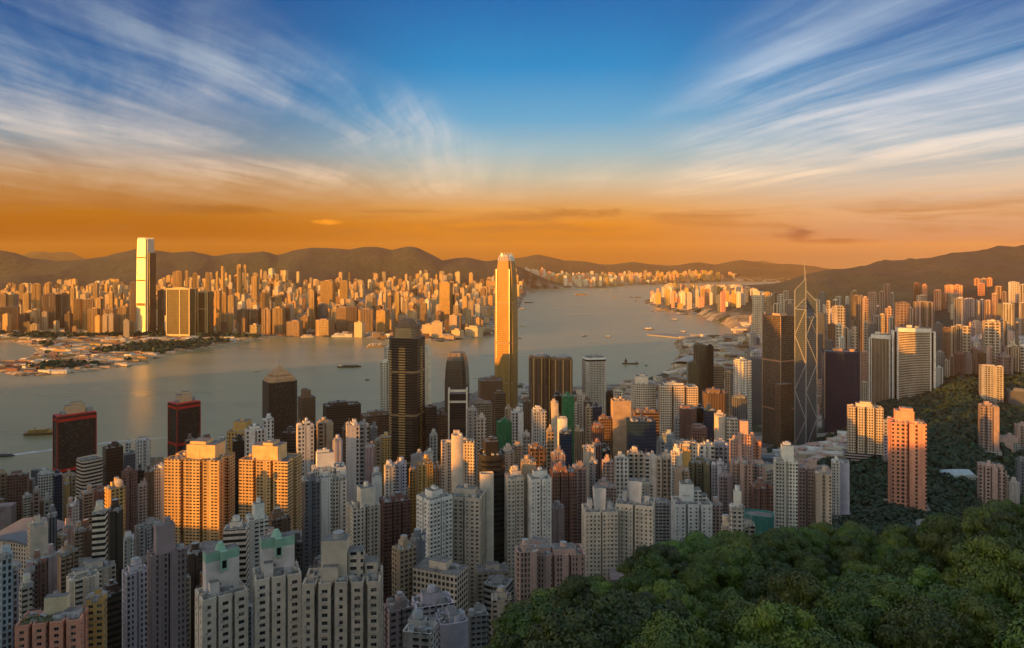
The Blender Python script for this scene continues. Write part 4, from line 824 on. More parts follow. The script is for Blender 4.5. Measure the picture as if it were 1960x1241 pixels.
# ------------------------------------------------------------------ every other tower: x0 x1 ytop distance style plan yaw colour roof depth label
T = [
(281,358,1052,372,'res3','bay2',12,'mauve','big',.6,'wide mauve tower with a boxy windowed rooftop storey, left of the green rimmed pair'),
(233,286,1090,402,'res3','bay2',16,'lilac','std',.8,'lilac grey tower standing left against the wide mauve tower'),
(188,236,1132,430,'band','box',18,'dark_brown','flat',.8,'dark brown office block with a ledged roof behind the salmon block'),
(0,24,1062,335,'res3','box',10,'pale_blue','std',1.0,'pale blue grey tower cut by the picture edge above the salmon block'),
(22,36,1085,345,'res3','box',10,'lilac','flat',1.2,'thin lilac strip of tower next to the pale blue grey one'),
(355,388,1056,455,'res2','bay2',10,'dark_brown','std',.9,'dark apartment tower squeezed behind the wide mauve tower'),
(127,190,1100,405,'res2','cross',10,'cream','step',.8,'low cream block with a curved stepped roof above the salmon block'),
(95,128,1148,385,'res','box',20,'grey','std',.9,None),(36,62,1120,400,'res2','box',16,'cream','std',.9,None),
(176,206,978,480,'band','box',-12,'cream','flat',1.0,'cream tower striped by wide green balcony bands'),
(206,236,975,492,'fin','box',8,'dark_brown','flat',1.1,'very dark tower side by side with the cream balcony banded one'),
(200,240,932,600,'res','oct',18,'gold','std',.9,'orange brown tower carrying a satellite dish on its roof'),
(52,92,1002,520,'res','curve',12,'beige','std',.9,None),(90,109,985,540,'fin','box',10,'slate','flat',1.2,'thin slate blue glass tower beside the domed white roof'),
(104,128,1026,548,'res2','oct',14,'tan','std',.9,None),(120,142,1008,575,'res2','cross',10,'pink','std',1.0,None),(141,158,1014,570,'res2','box',10,'tan','std',1.0,None),(152,176,1012,590,'res','bay2',10,'brown','std',.9,None),
(108,150,1056,478,'res2','bay3',20,'tan','std',.7,None),(58,88,1072,455,'res','bay2',14,'brick','std',.9,'dark pinkish brick tower in the lower left corner cluster'),(86,110,1062,462,'res','bay2',22,'mauve','std',.9,None),(46,66,1090,440,'res','box',14,'mauve','std',1.0,None),
(235,257,1030,560,'res3','bay2',10,'white','step',.9,'short white tower with a stepped top behind the lilac grey tower'),(257,316,1003,610,'res','bay4',22,'grey','step',.6,'olive grey ribbed tower left of the golden three winged block'),
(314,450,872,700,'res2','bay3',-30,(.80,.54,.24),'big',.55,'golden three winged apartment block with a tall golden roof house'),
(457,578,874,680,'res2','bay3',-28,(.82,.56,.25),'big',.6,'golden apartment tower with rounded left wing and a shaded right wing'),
(295,316,893,720,'res3','box',0,'white','flat',1.2,'slim white framed tower with a green tinted window strip'),
(146,197,876,800,'band','oct',22,'beige','bare',.9,'office tower with dark horizontal bands under a folded pale roof'),
(196,236,855,950,'glass','box',14,'dark_brown','std',.8,'dark glass tower with a gold lit top storey'),
(236,262,868,1000,'glass','box',5,'slate','flat',.8,None),(240,250,848,1080,'res','box',0,'white','flat',1.0,'thin white shaft near the waterfront left of the orange capped white tower'),
(259,288,842,950,'res3','bay2',8,'white','std',.9,'white tower with an orange rooftop between the two red banded towers'),
(232,262,902,750,'res','bay2',14,'brick','std',.8,None),(262,278,898,820,'glass','box',8,'black','flat',1.0,None),(264,283,928,720,'res','box',8,'grey','flat',1.1,None),(276,295,900,800,'res2','cross',8,'brown','std',1.0,None),
(14,56,908,900,'grid','box',-14,'brick','flat',.45,'dark brown slab with a dense window grid at the left picture edge'),(-12,14,906,905,'res','box',10,'tan','flat',.8,'tan tower cut off by the left picture edge'),
(72,104,906,960,'grid','round',0,'white','flat',.8,'white tower with a rounded corner left of the wide red banded tower'),(101,120,908,885,'glass','box',8,'navy','flat',1.2,'narrow navy glass tower with a white edge'),
(119,147,910,850,'res','bay2',12,'tan','std',.9,None),(124,134,925,840,'res3','box',0,'gold','flat',1.2,None),(157,180,942,700,'res2','box',14,'tan','std',.9,None),(178,200,938,720,'res','cross',10,'brick','std',1.0,None),
(43,59,950,800,'res2','box',8,'beige','std',1.0,'small beige tower with an orange band beside the dark brown slab'),(63,76,940,820,'res','box',8,'pink','std',1.0,None),(84,98,955,780,'res','box',8,'grey','std',1.0,None),(128,140,968,690,'res2','box',10,'pink','std',1.0,None),(138,152,965,680,'res','box',4,'white','std',1.0,None),(150,166,950,730,'res2','box',12,'mauve','std',1.0,None),
(434,492,822,900,'res','oct',-28,'gold','big',.9,'golden tower with a rounded crown beside the water'),(444,472,842,870,'glass','box',6,'black','flat',.8,'black glass slab below the golden crowned tower'),
(468,509,822,800,'res3','bay2',6,'white','step',.8,'white tower split by a dark vertical strip, left of the pyramid topped tower'),(502,524,802,900,'res3','box',4,'white','std',1.0,None),(417,436,838,950,'res3','box',0,'white','flat',1.0,None),(354,372,842,980,'res','box',5,'brown','flat',1.0,None),(372,406,840,960,'res2','curve',5,'brown','flat',.8,None),
(540,571,826,950,'band','box',-16,'dark_brown','flat',.9,'dark slanted block at the foot of the pyramid topped tower'),(570,604,760,1250,'glass','oct',14,'brown','big',.9,'bronze tower with a golden crown just right of the pyramid topped tower'),
(567,601,812,800,'res','bay2',8,'white','step',.8,'white tower with a dark central groove'),(596,611,822,840,'glass','box',8,'black','flat',1.2,None),(606,638,808,820,'res','bay2',10,'tan','std',.8,None),(618,691,773,1200,'band','box',12,'dark_brown','flat',.5,'low wide black block with an orange roof at the water edge'),(690,748,792,1150,'grid','box',14,'brown','flat',.6,'brown slab left of the domed black tower'),(655,668,820,1000,'res','box',8,'brown','flat',1.0,None),
(636,656,842,810,'res','cross',8,'lilac','std',1.0,None),(578,612,918,565,'res','bay2',14,'slate','flat',.8,None),(596,662,892,590,'res3','bay3',6,'white','big',.6,'white block with a broad pale roof house above dark slots'),(612,636,912,572,'res3','box',4,'white','flat',1.0,None),(633,664,914,578,'res','bay2',10,'cream','std',.8,None),
(427,476,1008,480,'band','box',-10,'cream','std',.8,'cream office block with an orange panel roof behind the green rimmed towers'),(470,514,990,520,'res2','box',14,'white','big',.8,'block with a bright white cube on its roof in front of the golden tower'),(514,556,990,560,'res2','box',14,'brown','flat',.7,None),(505,530,1020,470,'res2','box',6,'pink','std',.9,None),
(663,728,964,560,'res','bay2',18,'cream','big',.8,'cream apartment tower with a square tank house left of the dark brick tower'),(726,786,954,600,'res2','bay3',14,'brick','std',.8,'dark red brick apartment tower'),(750,796,1046,468,'res','box',30,'tan','std',.9,'tower with a plain tan left wall and a murky grey front'),(789,814,1028,485,'res','cyl',0,'slate','flat',1.0,'round topped dark tower left against the large white tower'),
(733,792,1158,345,'res2','bay2',20,'mauve','flat',.8,None),(788,870,1148,385,'res2','bay2',12,'lilac','std',.7,'lilac low block with a blue rooftop pool'),(770,838,1200,318,'res2','box',-18,'white','flat',.8,'small white roofed block next to the treetops at the bottom'),(832,896,1180,350,'res2','curve',14,'lilac','std',.9,None),(896,935,1172,400,'res2','box',10,'grey','std',.9,None),(926,982,1112,478,'band','curve',-20,'grey','flat',.8,'low grey terraced block between the large white tower and the cream wing'),(940,980,1142,430,'res2','box',5,'beige','std',.8,None),
(662,688,812,780,'res3','box',6,'white','step',1.0,'tall blank white tower with a disc on its roof'),(686,706,812,786,'res','bay2',6,'grey','flat',1.2,None),(700,717,854,720,'res','cross',6,'mauve','std',1.0,None),(716,749,842,900,'res','bay2',10,'tan','std',.8,None),(729,749,836,860,'res2','box',8,'gold','std',1.0,'slim orange tower at the foot of the domed black tower'),(708,722,818,950,'glass','box',8,'slate','flat',1.0,None),
(735,757,892,680,'res','bay2',10,'white','std',.9,None),(755,779,887,690,'res','bay2',10,'lilac','std',.9,None),(712,731,908,620,'res','cross',6,'white','step',1.0,None),(783,797,899,705,'res','box',4,'gold','flat',1.0,None),(798,829,886,700,'res','bay3',10,'gold','step',.8,'orange brick apartment tower left of the cream slab with the blank white shaft'),(827,844,894,710,'res','bay2',10,'tan','std',1.0,None),
(786,816,872,800,'res','bay2',8,'grey','step',.8,None),(812,830,866,790,'res3','box',6,'white','flat',1.0,None),(822,838,832,950,'res3','box',4,'grey','flat',1.0,None),(844,909,844,720,'res','concave',6,'cream','flat',.45,'cream concave slab crossed by a blank white shaft'),
(864,886,832,700,'paint','curve',6,'cream','flat',.7,'blank cream shaft rising through the concave cream slab'),
(727,749,692,1300,'res','bay2',6,'cream','flat',1.0,'cream apartment tower hidden left behind the domed black tower'),(735,750,664,1330,'res','box',6,'cream','flat',1.0,None),(809,825,664,1310,'res','bay2',6,'cream','std',1.0,'cream apartment tower peeking out right behind the domed black tower'),
(812,836,778,1100,'band','box',10,'dark_brown','flat',.8,None),(834,858,792,1120,'grid','box',10,'brown','flat',.8,None),(915,962,726,1350,'glass','round',6,'brown','flat',.9,'brown tower with a rounded corner in front of the tall golden tower'),(945,968,752,1290,'band','box',10,'brown','flat',.9,None),(894,914,785,1000,'res','bay2',8,'grey','std',1.0,None),(911,931,800,960,'res','bay2',8,'beige','std',1.0,None),(898,942,770,1150,'grid','box',8,'tan','std',.8,None),
(916,967,866,575,'band','round',12,'black','big',1.0,'black glass tower with a curved yellow green crown'),(918,945,905,560,'res','curve',6,'cream','bare',.6,None),
(950,979,806,1050,'net','box',8,'green','flat',.9,'bright green netted block left of the tan and white towers'),(1058,1076,757,1150,'glass','box',8,'black','flat',1.0,None),(1074,1099,757,1140,'net','box',12,'green','flat',.9,'tall tower wrapped in bright green netting below the bronze towers'),
(1001,1016,768,1200,'grid','box',8,'brown','flat',1.0,None),(978,1002,788,1050,'res3','bay2',6,'white','std',.9,None),(966,979,782,1090,'res','box',6,'tan','flat',1.0,None),(1017,1046,786,1000,'res3','bay2',14,'white','step',.9,'white tower with a shaded left half below the bronze pair'),(1054,1069,770,1000,'res','curve',6,'beige','flat',1.2,None),(1067,1086,800,900,'paint','curve',6,'white','flat',.8,'blank white tower beside the tall green netted tower'),(1070,1095,828,880,'glass','box',0,'navy','flat',1.0,'navy glass block with a white roof edge in front of the green netted tower'),
(1097,1107,774,1260,'res','box',6,'beige','flat',1.0,None),(1104,1121,754,1280,'res','box',6,'beige','flat',1.0,None),(1099,1118,824,950,'fin','round',6,'tan','flat',1.0,None),(1117,1134,768,1180,'grid','box',10,'brown','flat',1.0,None),(1132,1152,778,1150,'glass','box',8,'navy','flat',1.0,None),(1120,1134,780,1120,'res','box',10,'tan','flat',1.0,None),(1132,1156,816,900,'fin','curve',8,'brick','flat',1.0,None),(1145,1171,800,1000,'grid','box',8,'brown','flat',.9,None),
(1169,1208,765,1000,'paint','box',10,'tan','std',.8,'tan tower with blank walls and cut out top openings'),(1159,1176,752,1300,'glass','box',8,'black','flat',1.0,None),(1174,1194,748,1260,'res','box',8,'cream','flat',1.0,None),(1207,1256,733,1200,'grid','curve',10,'cream','big',.7,'white hotel tower with a bright window grid'),(1259,1336,738,1180,'grid','bay3',10,'cream','step',.5,'wide white hotel slab right of the white hotel tower'),(1199,1256,803,850,'glass','curve',14,'navy','flat',.7,'curved dark blue glass tower below the white hotel tower'),(1211,1262,786,950,'band','box',8,'brown','flat',.8,None),
(1011,1046,856,800,'res','bay2',8,'brown','std',.9,None),(1046,1060,824,880,'res','box',8,'tan','std',.9,None),(1054,1082,868,700,'res','bay2',8,'mauve','std',.8,None),(1116,1140,856,720,'res','cross',8,'beige','std',.9,None),(1128,1142,884,690,'res','box',8,'grey','std',.9,None),(1134,1152,850,860,'fin','box',4,'brick','flat',1.0,None),(1152,1174,884,680,'res','bay2',8,'pink','std',.9,None),(1150,1168,860,800,'glass','box',8,'black','flat',.9,None),(1000,1014,832,900,'res','box',8,'grey','std',1.0,None),(984,1000,852,850,'res2','box',8,'tan','std',1.0,None),(960,984,862,820,'res2','cross',8,'beige','std',1.0,None),
(995,1026,882,578,'paint','box',10,'tan','flat',.8,'blank tan shaft standing between two pale apartment wings'),(986,1030,1050,428,'res3','oct',10,'pink','flat',.9,None),(1024,1120,1052,440,'res3','bay3',8,'pink','flat',.6,'squat pinkish grey block in front of the twin winged tower'),
(1052,1104,900,640,'res','bay3',10,'brick','std',.8,'dark mauve brick tower right of the pale apartment wing'),(1096,1122,894,680,'res','bay2',10,'mauve','std',.8,None),(1051,1080,970,575,'res','cross',6,'mauve','std',.8,None),
(1362,1382,965,620,'res','bay2',6,'pink','std',.9,None),(1396,1424,968,500,'res2','oct',8,'white','big',.8,'small white stepped block on the forest edge'),(1410,1446,1002,510,'res2','box',10,'beige','std',.8,None),(1380,1400,1008,505,'res2','box',10,'beige','std',.8,None),(1424,1482,982,560,'net','round',0,'teal','bare',.7,'low building wrapped in dark teal netting behind the small white stepped block'),
(1480,1527,880,620,'res','bay2',10,'white','big',.8,'white apartment tower with a layered white roof, left of its pinkish neighbour'),(1524,1591,894,632,'res','bay4',10,'pink','std',.6,'pinkish grey ribbed apartment tower touching the white one'),(1560,1592,905,615,'res','bay2',4,'beige','flat',.8,None),(1591,1608,882,740,'res','oct',6,'white','std',.9,None),(1606,1626,885,750,'res','cyl',6,'lilac','std',1.0,None),
(1176,1203,876,790,'res','bay2',8,'white','std',.9,None),(1200,1232,866,800,'res','bay3',8,'cream','step',.8,None),(1230,1258,872,795,'res','bay2',12,'white','std',.9,None),(1254,1292,874,790,'res','bay3',8,'beige','std',.8,None),(1249,1273,846,860,'res','bay2',8,'grey','step',.9,None),(1267,1291,832,900,'glass','box',8,'pale_blue','flat',.9,'pale blue glass block among the white apartment cluster'),
(1218,1250,925,690,'res','bay2',10,'beige','std',.8,None),(1250,1284,960,640,'res2','box',10,'grey','std',.8,None),(1138,1180,930,660,'res','bay3',6,'pink','std',.8,None),
(1286,1336,846,860,'res','bay3',8,'cream','step',.7,None),(1335,1368,852,770,'res','bay2',8,'white','step',.9,None),(1364,1396,850,780,'res','bay3',8,'lilac','std',.9,None),(1302,1322,862,740,'paint','box',10,'gold','flat',.9,'blank orange tan block in the white apartment cluster'),(1284,1306,864,740,'res','bay2',8,'white','std',.9,None),(1318,1364,884,700,'res2','bay3',-10,'olive','std',.8,'olive grey tower with projecting balconies'),(1360,1392,890,690,'res','bay3',8,'lilac','std',.8,None),(1290,1320,900,680,'res','bay2',8,'tan','std',.8,None),
(1396,1421,842,740,'res','bay2',8,'pink','std',.9,None),(1412,1442,830,730,'res','cross',8,'pink','big',.9,'pink apartment tower with a round stepped top left of the square brown tower'),(1424,1457,842,735,'res','bay3',8,'salmon','std',.8,None),(1398,1442,884,660,'res','bay3',8,'pink','std',.8,None),(1434,1466,890,665,'res','bay2',8,'pink','std',.8,None),(1436,1482,932,640,'res','bay3',16,'brick','std',.7,None),(1376,1400,910,650,'res','bay2',8,'mauve','std',.8,None),
(1327,1351,660,1650,'fin','box',4,'olive','flat',.6,'tall olive striped tower by the waterfront'),(1350,1366,662,1600,'glass','box',10,'black','flat',1.2,'black tower wall joined right of the olive striped tower'),(1314,1338,694,1590,'glass','box',10,'olive','flat',1.0,'shorter dark olive tower in front of the olive striped tower'),(1344,1393,750,1150,'fin','oct',8,'brown','flat',.8,'broad brown ribbed tower under the wing shaped hall'),(1404,1439,690,1300,'res','cross',40,'white','step',1.0,'tall white cross shaped apartment tower left of the square brown tower'),(1364,1386,702,1650,'band','box',8,'tan','flat',.8,'tan banded block on the waterfront'),(1387,1402,712,1480,'res','box',6,'tan','std',1.0,None),(1399,1415,716,1420,'glass','box',6,'slate','flat',1.0,None),
(1400,1431,760,1050,'fin','curve',6,'slate','flat',.9,'grey blue tower with a curved roof edge'),(1299,1334,780,1000,'fin','curve',6,'brick','std',.8,None),(1332,1348,780,1020,'glass','box',6,'black','flat',1.0,None),(1345,1370,784,1000,'glass','box',6,'navy','flat',1.0,None),(1322,1354,818,900,'grid','box',8,'brick','std',.8,None),(1367,1389,794,950,'res','cyl',6,'beige','flat',1.0,'round cream tower with fluted sides'),(1388,1413,802,950,'res','bay2',8,'cream','step',.9,None),(1290,1312,800,1000,'res','bay2',8,'grey','flat',.9,None),(1433,1462,686,1700,'glass','box',8,'slate','flat',.8,None),(1340,1352,800,1080,'res','box',8,'mauve','flat',1.0,None),
(1621,1691,778,1050,'port','bay4',8,'beige','std',.4,'wide beige slab with a fine window grid left of the salmon tower'),(1690,1712,806,1000,'res','bay2',6,'lilac','std',.8,None),(1699,1774,806,820,'res','bay2',8,'salmon','big',.7,'bright salmon tower with a tall salmon roof block'),(1646,1663,674,1760,'grid','box',6,'pink','flat',1.0,None),(1647,1662,732,1600,'res','box',6,'beige','std',1.0,None),(1790,1806,704,1690,'res3','box',4,'white','flat',1.0,'short white ribbed slab right of the broad striped tower'),
(1873,1921,700,1500,'res','concave',6,'grey','flat',.45,'grey concave slab above the dark woods at the right'),(1872,1913,776,1150,'res','bay3',8,'mauve','step',.8,'tall mauve tower in front of the dark woods, right side'),(1870,1923,890,900,'res','bay4',6,'pink','flat',.7,'pale pink ribbed tower rising from the right slope'),(1912,1948,836,1200,'res','curve',8,'pink','std',.6,None),(1941,1975,814,1210,'res','bay2',8,'pink','std',.9,None),(1926,1975,748,1500,'glass','box',8,'slate','flat',.5,'slate blue glass slab at the right picture edge'),(1931,1952,926,850,'res','cross',8,'grey','std',.9,None),(1943,1975,880,980,'res','box',8,'slate','flat',.9,None),(1920,1932,912,900,'res2','box',8,'pink','flat',.9,None),
]
# middle distance, right: x0 x1 ytop D colour
MID = [(1440,1463,566,3300,'cream'),(1465,1477,569,3000,'tan'),(1478,1486,561,3200,'tan'),(1487,1500,565,2900,'cream'),(1498,1511,558,3100,'beige'),(1480,1494,582,2600,'cream'),(1500,1522,575,2700,'beige'),(1508,1522,583,2300,'slate'),(1556,1570,574,2600,'cream'),(1568,1581,560,2900,'slate'),(1574,1580,584,2400,'white'),(1582,1589,576,2300,'beige'),(1592,1618,587,2100,'beige'),(1593,1604,575,2700,'cream'),(1599,1611,568,3000,'white'),(1618,1625,569,3000,'white'),(1616,1627,585,2600,'slate'),(1627,1642,558,2800,'tan'),(1630,1652,566,2400,'mauve'),(1648,1662,570,2500,'pink'),(1661,1678,560,2800,'pink'),(1682,1695,559,2900,'pink'),(1691,1705,544,3100,'mauve'),(1704,1712,562,3000,'grey'),(1713,1742,579,2200,'mauve'),(1739,1747,590,2100,'pink'),(1748,1788,578,2150,'mauve'),(1584,1601,621,1950,'brown'),(1599,1612,622,1900,'cream'),(1614,1624,628,1950,'beige'),(1625,1634,634,2000,'white'),(1630,1641,627,1900,'beige'),(1653,1664,618,2200,'cream'),(1660,1676,620,2100,'slate'),(1668,1686,606,2200,'grey'),(1684,1694,602,2300,'beige'),(1694,1708,590,2300,'pink'),(1700,1713,608,2100,'grey'),(1748,1762,543,3600,'brick'),(1765,1775,545,3500,'salmon'),(1754,1774,566,3200,'beige'),(1786,1803,556,3500,'salmon'),(1803,1811,561,3500,'salmon'),(1808,1828,546,3700,'salmon'),(1826,1843,546,3650,'salmon'),(1812,1836,562,3500,'grey'),(1864,1876,534,3900,'salmon'),(1871,1885,543,3700,'salmon'),(1876,1890,534,3950,'pink'),(1888,1900,533,3800,'salmon'),(1904,1920,549,3600,'pink'),(1917,1928,559,3400,'mauve'),(1930,1952,540,3500,'lilac'),(1951,1966,545,3450,'lilac'),(1826,1846,572,2900,'lilac'),(1845,1866,572,2950,'lilac'),(1866,1876,577,2950,'lilac'),(1874,1886,574,3000,'lilac'),(1884,1897,576,2900,'pink'),(1898,1910,563,3000,'pink'),(1908,1920,582,2900,'slate'),(1917,1943,582,2800,'grey'),(1950,1968,580,2600,'lilac'),(1879,1915,615,2000,'beige'),(1913,1921,612,2300,'grey'),(1920,1930,614,2100,'grey'),(1943,1950,618,2100,'grey'),(1788,1805,619,1950,'slate'),(1804,1820,628,1850,'brown'),(1820,1828,626,1900,'beige'),(1826,1846,624,1900,'grey'),(1842,1857,626,1850,'beige'),(1790,1808,674,1780,'grey'),(1808,1818,690,1760,'beige'),(1817,1826,682,1770,'pink'),(1826,1848,678,1790,'brick'),(1846,1860,676,1800,'mauve'),(1858,1871,668,1830,'brick'),(1868,1888,676,1850,'brown'),(1887,1902,664,1880,'pink'),(1838,1856,662,1950,'mauve'),(1925,1938,664,1900,'cream'),(1936,1954,664,1890,'beige'),(1952,1970,662,1900,'white'),(1900,1924,660,2000,'mauve'),(1560,1580,600,2300,'slate'),(1562,1576,640,2000,'slate'),(1640,1655,596,2500,'beige'),(1676,1690,640,1900,'lilac'),(1604,1618,646,1800,'white'),(1580,1596,652,1800,'slate')]
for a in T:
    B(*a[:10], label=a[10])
for i, (x0, x1, yt, D, c) in enumerate(MID):
    B(x0, x1, yt, D, ['res', 'res3', 'fin', 'res2'][i % 4] if c not in ('slate',) else 'glass', ['box', 'bay2', 'cross', 'oct'][(i * 7) % 4], (i * 37) % 30 - 8, c, 'std' if i % 2 else 'step', .8)
# ------------------------------------------------------------------ across the harbour: single towers
KW = [(248,262,541,3900,'res','tan','slim orange slab half hidden behind the silver white tower'),(302,320,556,3750,'fin','brown',None),(366,379,553,3650,'glass','brown',None),(402,409,559,3600,'glass','dark_brown',None),
(591,604,557,3750,'fin','gold','tall plain golden slab at the far shore centre left'),(604,607,560,3760,'glass','black',None),(607,628,583,3800,'glass','slate','glass block with a bluish front beside the golden slab'),(636,660,584,3800,'res','cream',None),(643,676,589,3700,'grid','tan',None),(662,686,588,3680,'fin','brown',None),(690,716,592,3680,'fin','tan',None),(720,746,594,3640,'grid','gold',None),(604,640,612,3620,'band','tan',None),(678,699,617,3560,'paint','cream','pale arch shaped block on the far waterfront'),
(755,767,562,4100,'fin','gold',None),(841,867,541,3950,'grid','gold','tall golden square tower between the domed black tower and the tallest golden one'),(867,871,565,3950,'glass','black',None),(868,881,584,3800,'res','cream','slender tower with a pointed top on the far shore'),(770,782,575,4100,'res','cream',None),(804,818,581,4000,'grid','tan',None),(808,832,621,3540,'paint','cream',None),(826,848,616,3500,'paint','cream','blank pale wedge block on the far waterfront'),(864,888,632,3500,'paint','cream',None),(890,925,626,3550,'paint','cream',None),(900,921,606,3700,'res','cream',None),(884,898,620,3650,'res','tan',None),
(521,547,590,3650,'fin','gold',None),(500,522,592,3650,'res','tan',None),(546,556,585,3700,'glass','brown',None),(453,478,593,3700,'fin','brown',None),(479,496,594,3700,'res','brown',None),(495,502,592,3700,'glass','black',None),(526,540,568,4100,'res','gold',None),(478,500,622,3560,'res','cream',None),(436,452,566,4000,'fin','tan',None),(410,424,556,4100,'res','gold',None),(424,436,562,4050,'fin','gold',None),(548,580,615,3600,'band','tan',None),(575,592,606,3680,'res','gold',None),
(79,112,564,3950,'fin','brown',None),(112,134,563,3980,'fin','dark_brown',None),(137,158,573,3900,'res','gold',None),(158,180,574,3900,'res','gold',None),(182,198,572,3900,'res','tan',None),(43,60,561,4000,'fin','gold',None),(0,16,563,4000,'fin','brown',None),(16,36,564,4050,'glass','slate',None),(167,192,591,3700,'fin','gold',None),(224,248,588,3650,'fin','gold',None),(196,224,592,3720,'res','tan',None),(196,206,603,3600,'paint','cream',None),(208,218,601,3600,'paint','cream',None),(0,38,588,3800,'band','brown',None),(236,248,613,3500,'paint','cream',None),(208,219,562,4200,'fin','gold',None),(134,145,552,4500,'res','gold',None),(177,190,542,4600,'fin','tan',None),(85,100,543,4700,'res','gold',None),(36,48,545,4700,'res','gold',None),(60,82,544,4700,'res','gold',None),
(330,352,520,5600,'res','gold',None),(342,350,526,5400,'res','gold',None),(354,361,519,5600,'res','gold',None),(368,378,524,5500,'res','gold',None),(393,402,522,5600,'res','gold',None),(413,419,521,5700,'res','gold',None),(423,429,510,6500,'res','gold',None),(453,464,507,6600,'res','gold',None),(466,472,508,6600,'res','gold',None),(481,496,530,5200,'res','gold',None),(613,642,538,5000,'grid','gold',None),(650,668,538,5000,'grid','gold',None),(498,516,560,4300,'fin','gold',None)]
FARK = "sunlit towers across the harbour"
KC_SUNSET = dict(gold=(.54, .32, .12), cream=(.62, .46, .28), tan=(.46, .30, .17))  # walls across the harbour shifted to amber: sunset light put into their colour
def simple_tower(x0, x1, yt, D, style, c, label, yaw, group, name=None, pk='box', r=.7):
    cx, D, ang, s = fit(pk, r, yaw, x0, x1, D); g = gz(cx, D) - 5; h = max(15, ztop(yt, D) - g); P = [(x * s, y * s) for x, y in plan(pk, r)]; rs = random.Random(int(x0 * 91 + yt)); b = MB(); b.prism(P, 0, h, dstyle(style, D), 'deck')
    mh = rs.uniform(3, 8); q = [(x * .45 + s * rs.uniform(-.1, .1), y * .5) for x, y in rc(s, s * r)]; b.prism(q, h, h + mh, 'paint', 'deck')
    if label and 'pointed' in label: b.prism([(x * .7, y * .7) for x, y in P], h, h + 22, 'paint', None, [(x * .1, y * .1) for x, y in P])
    nm = name or NAME.get(style, 'office_tower'); o = b.build(nm, None, color_of(KC_SUNSET.get(c, c), rs)); o.location = (cx, D, g); o.rotation_euler = (0, 0, ang)
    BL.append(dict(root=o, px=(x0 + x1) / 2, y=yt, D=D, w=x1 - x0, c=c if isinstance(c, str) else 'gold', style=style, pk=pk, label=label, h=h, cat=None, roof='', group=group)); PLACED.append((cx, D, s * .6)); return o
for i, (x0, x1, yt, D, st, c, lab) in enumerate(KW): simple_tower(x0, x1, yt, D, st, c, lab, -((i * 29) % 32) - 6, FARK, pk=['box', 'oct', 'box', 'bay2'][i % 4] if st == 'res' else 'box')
for x0, x1, yt, D, cols, lab, wc, fc in ((318, 374, 552, 3550, (-.5, .08, .5), 'broad gold framed tower with two grid panels', (.20, .15, .06), (.80, .60, .30)), (378, 402, 558, 3600, (-.5, .30, .5), 'brown tower crossed by pale frame lines', (.20, .09, .03), (.70, .46, .22))):
    cx, D, ang, s = fit('box', .45, -30, x0, x1, D); g = gz(cx, D) - 5; h = ztop(yt, D) - g; root = empty('office_tower', (cx, D, g), ang); tag(root, lab, 'office tower', FARK); BL.append(dict(root=root, px=(x0 + x1) / 2, y=yt, D=D, w=x1 - x0, c='gold', style='', pk='', label=lab, h=0, cat='', roof='')); PLACED.append((cx, D, s * .6))
    b = MB(); b.prism(rc(s - 3, s * .45 - 3), 0, h - 3, 'frgrid', 'deck'); b.build('wall', root, wc); b = MB()
    for k in cols: b.box(k * (s - 4), -s * .225 + 1, 0, 4.5, 3, h, 'paint'); b.box(k * (s - 4), s * .225 - 1, 0, 4.5, 3, h, 'paint')
    for z in (8, h - 5): b.box(0, -s * .225 + 1.2, z, s - 5, 3, 6 if z > 20 else 9, 'paint')
    if x0 > 350: b.box(0, -s * .225 + 1.2, h * .6, s - 5, 3, 4, 'paint')
    b.build('frame', root, fc); b = MB(); b.box(0, 0, h - 3, s * .5, s * .25, 8, 'paint', 'deck'); b.build('machine_room', root, fc)
# ---- the dense city beyond: nearest big ones become things of their own, the countless rest one mass
ENVK = [(-60, 552), (0, 548), (20, 540), (60, 540), (100, 536), (140, 530), (150, 545), (200, 533), (225, 534), (240, 545), (290, 548), (330, 519), (350, 517), (400, 520), (420, 508), (455, 506), (500, 509), (545, 510), (560, 517), (600, 522), (650, 520), (680, 513), (700, 513), (750, 513), (780, 518), (800, 513), (830, 518), (850, 504), (862, 506), (890, 518), (930, 512), (960, 512), (1000, 510), (1040, 504), (1066, 505), (1080, 508), (1115, 508), (1125, 518), (1150, 513), (1200, 513), (1250, 515), (1258, 520)]
ENVI = [(1262, 514), (1330, 517), (1385, 519), (1400, 521), (1425, 525), (1440, 533), (1460, 533), (1475, 545), (1500, 548)]
ex = [0] * 0
cand = []; rs = random.Random(99)
def free(x, y, r):
    for a, b_, c_ in PLACED:
        if abs(x - a) < r + c_ and abs(y - b_) < r + c_: return False
    return True
def scatter(n, px0, px1, D0, D1, env, kow, hmax, colors, power=1.0):
    k = 0; tries = 0
    while k < n and tries < n * 14:
        tries += 1; D = D0 + (D1 - D0) * rs.random() ** power; px = rs.uniform(px0, px1); x = (px - CX) / F * D
        if (kow_d if kow else isl_d)(x, D) < 35: continue
        w = rs.uniform(18, 42) * (1 if D < 7000 else 1.25); h = rs.choice([rs.uniform(25, 60), rs.uniform(50, 105), rs.uniform(80, 130)])
        h = min(h, hmax); g = gz(x, D)
        if g > 150 and kow: continue
        ye = np.interp(px, [a for a, _ in env], [b for _, b in env]); y = HZ + (H - g - h) * F / D
        if y < ye: y = ye + rs.random() * 7; h = H - (y - HZ) * D / F - g
        if h < 14 or not free(x, D, w * .42): continue
        PLACED.append((x, D, w * .5)); cand.append((x, D, g - 4, h + 4, w, w * rs.uniform(.45, .9), R((rs.choice([-6, -18, -30, 8]) if D > 3000 else rs.choice([12, 18, -20, 35])) + rs.uniform(-6, 6)), rs.choice(colors), w * h / D / D * 1e3)); k += 1
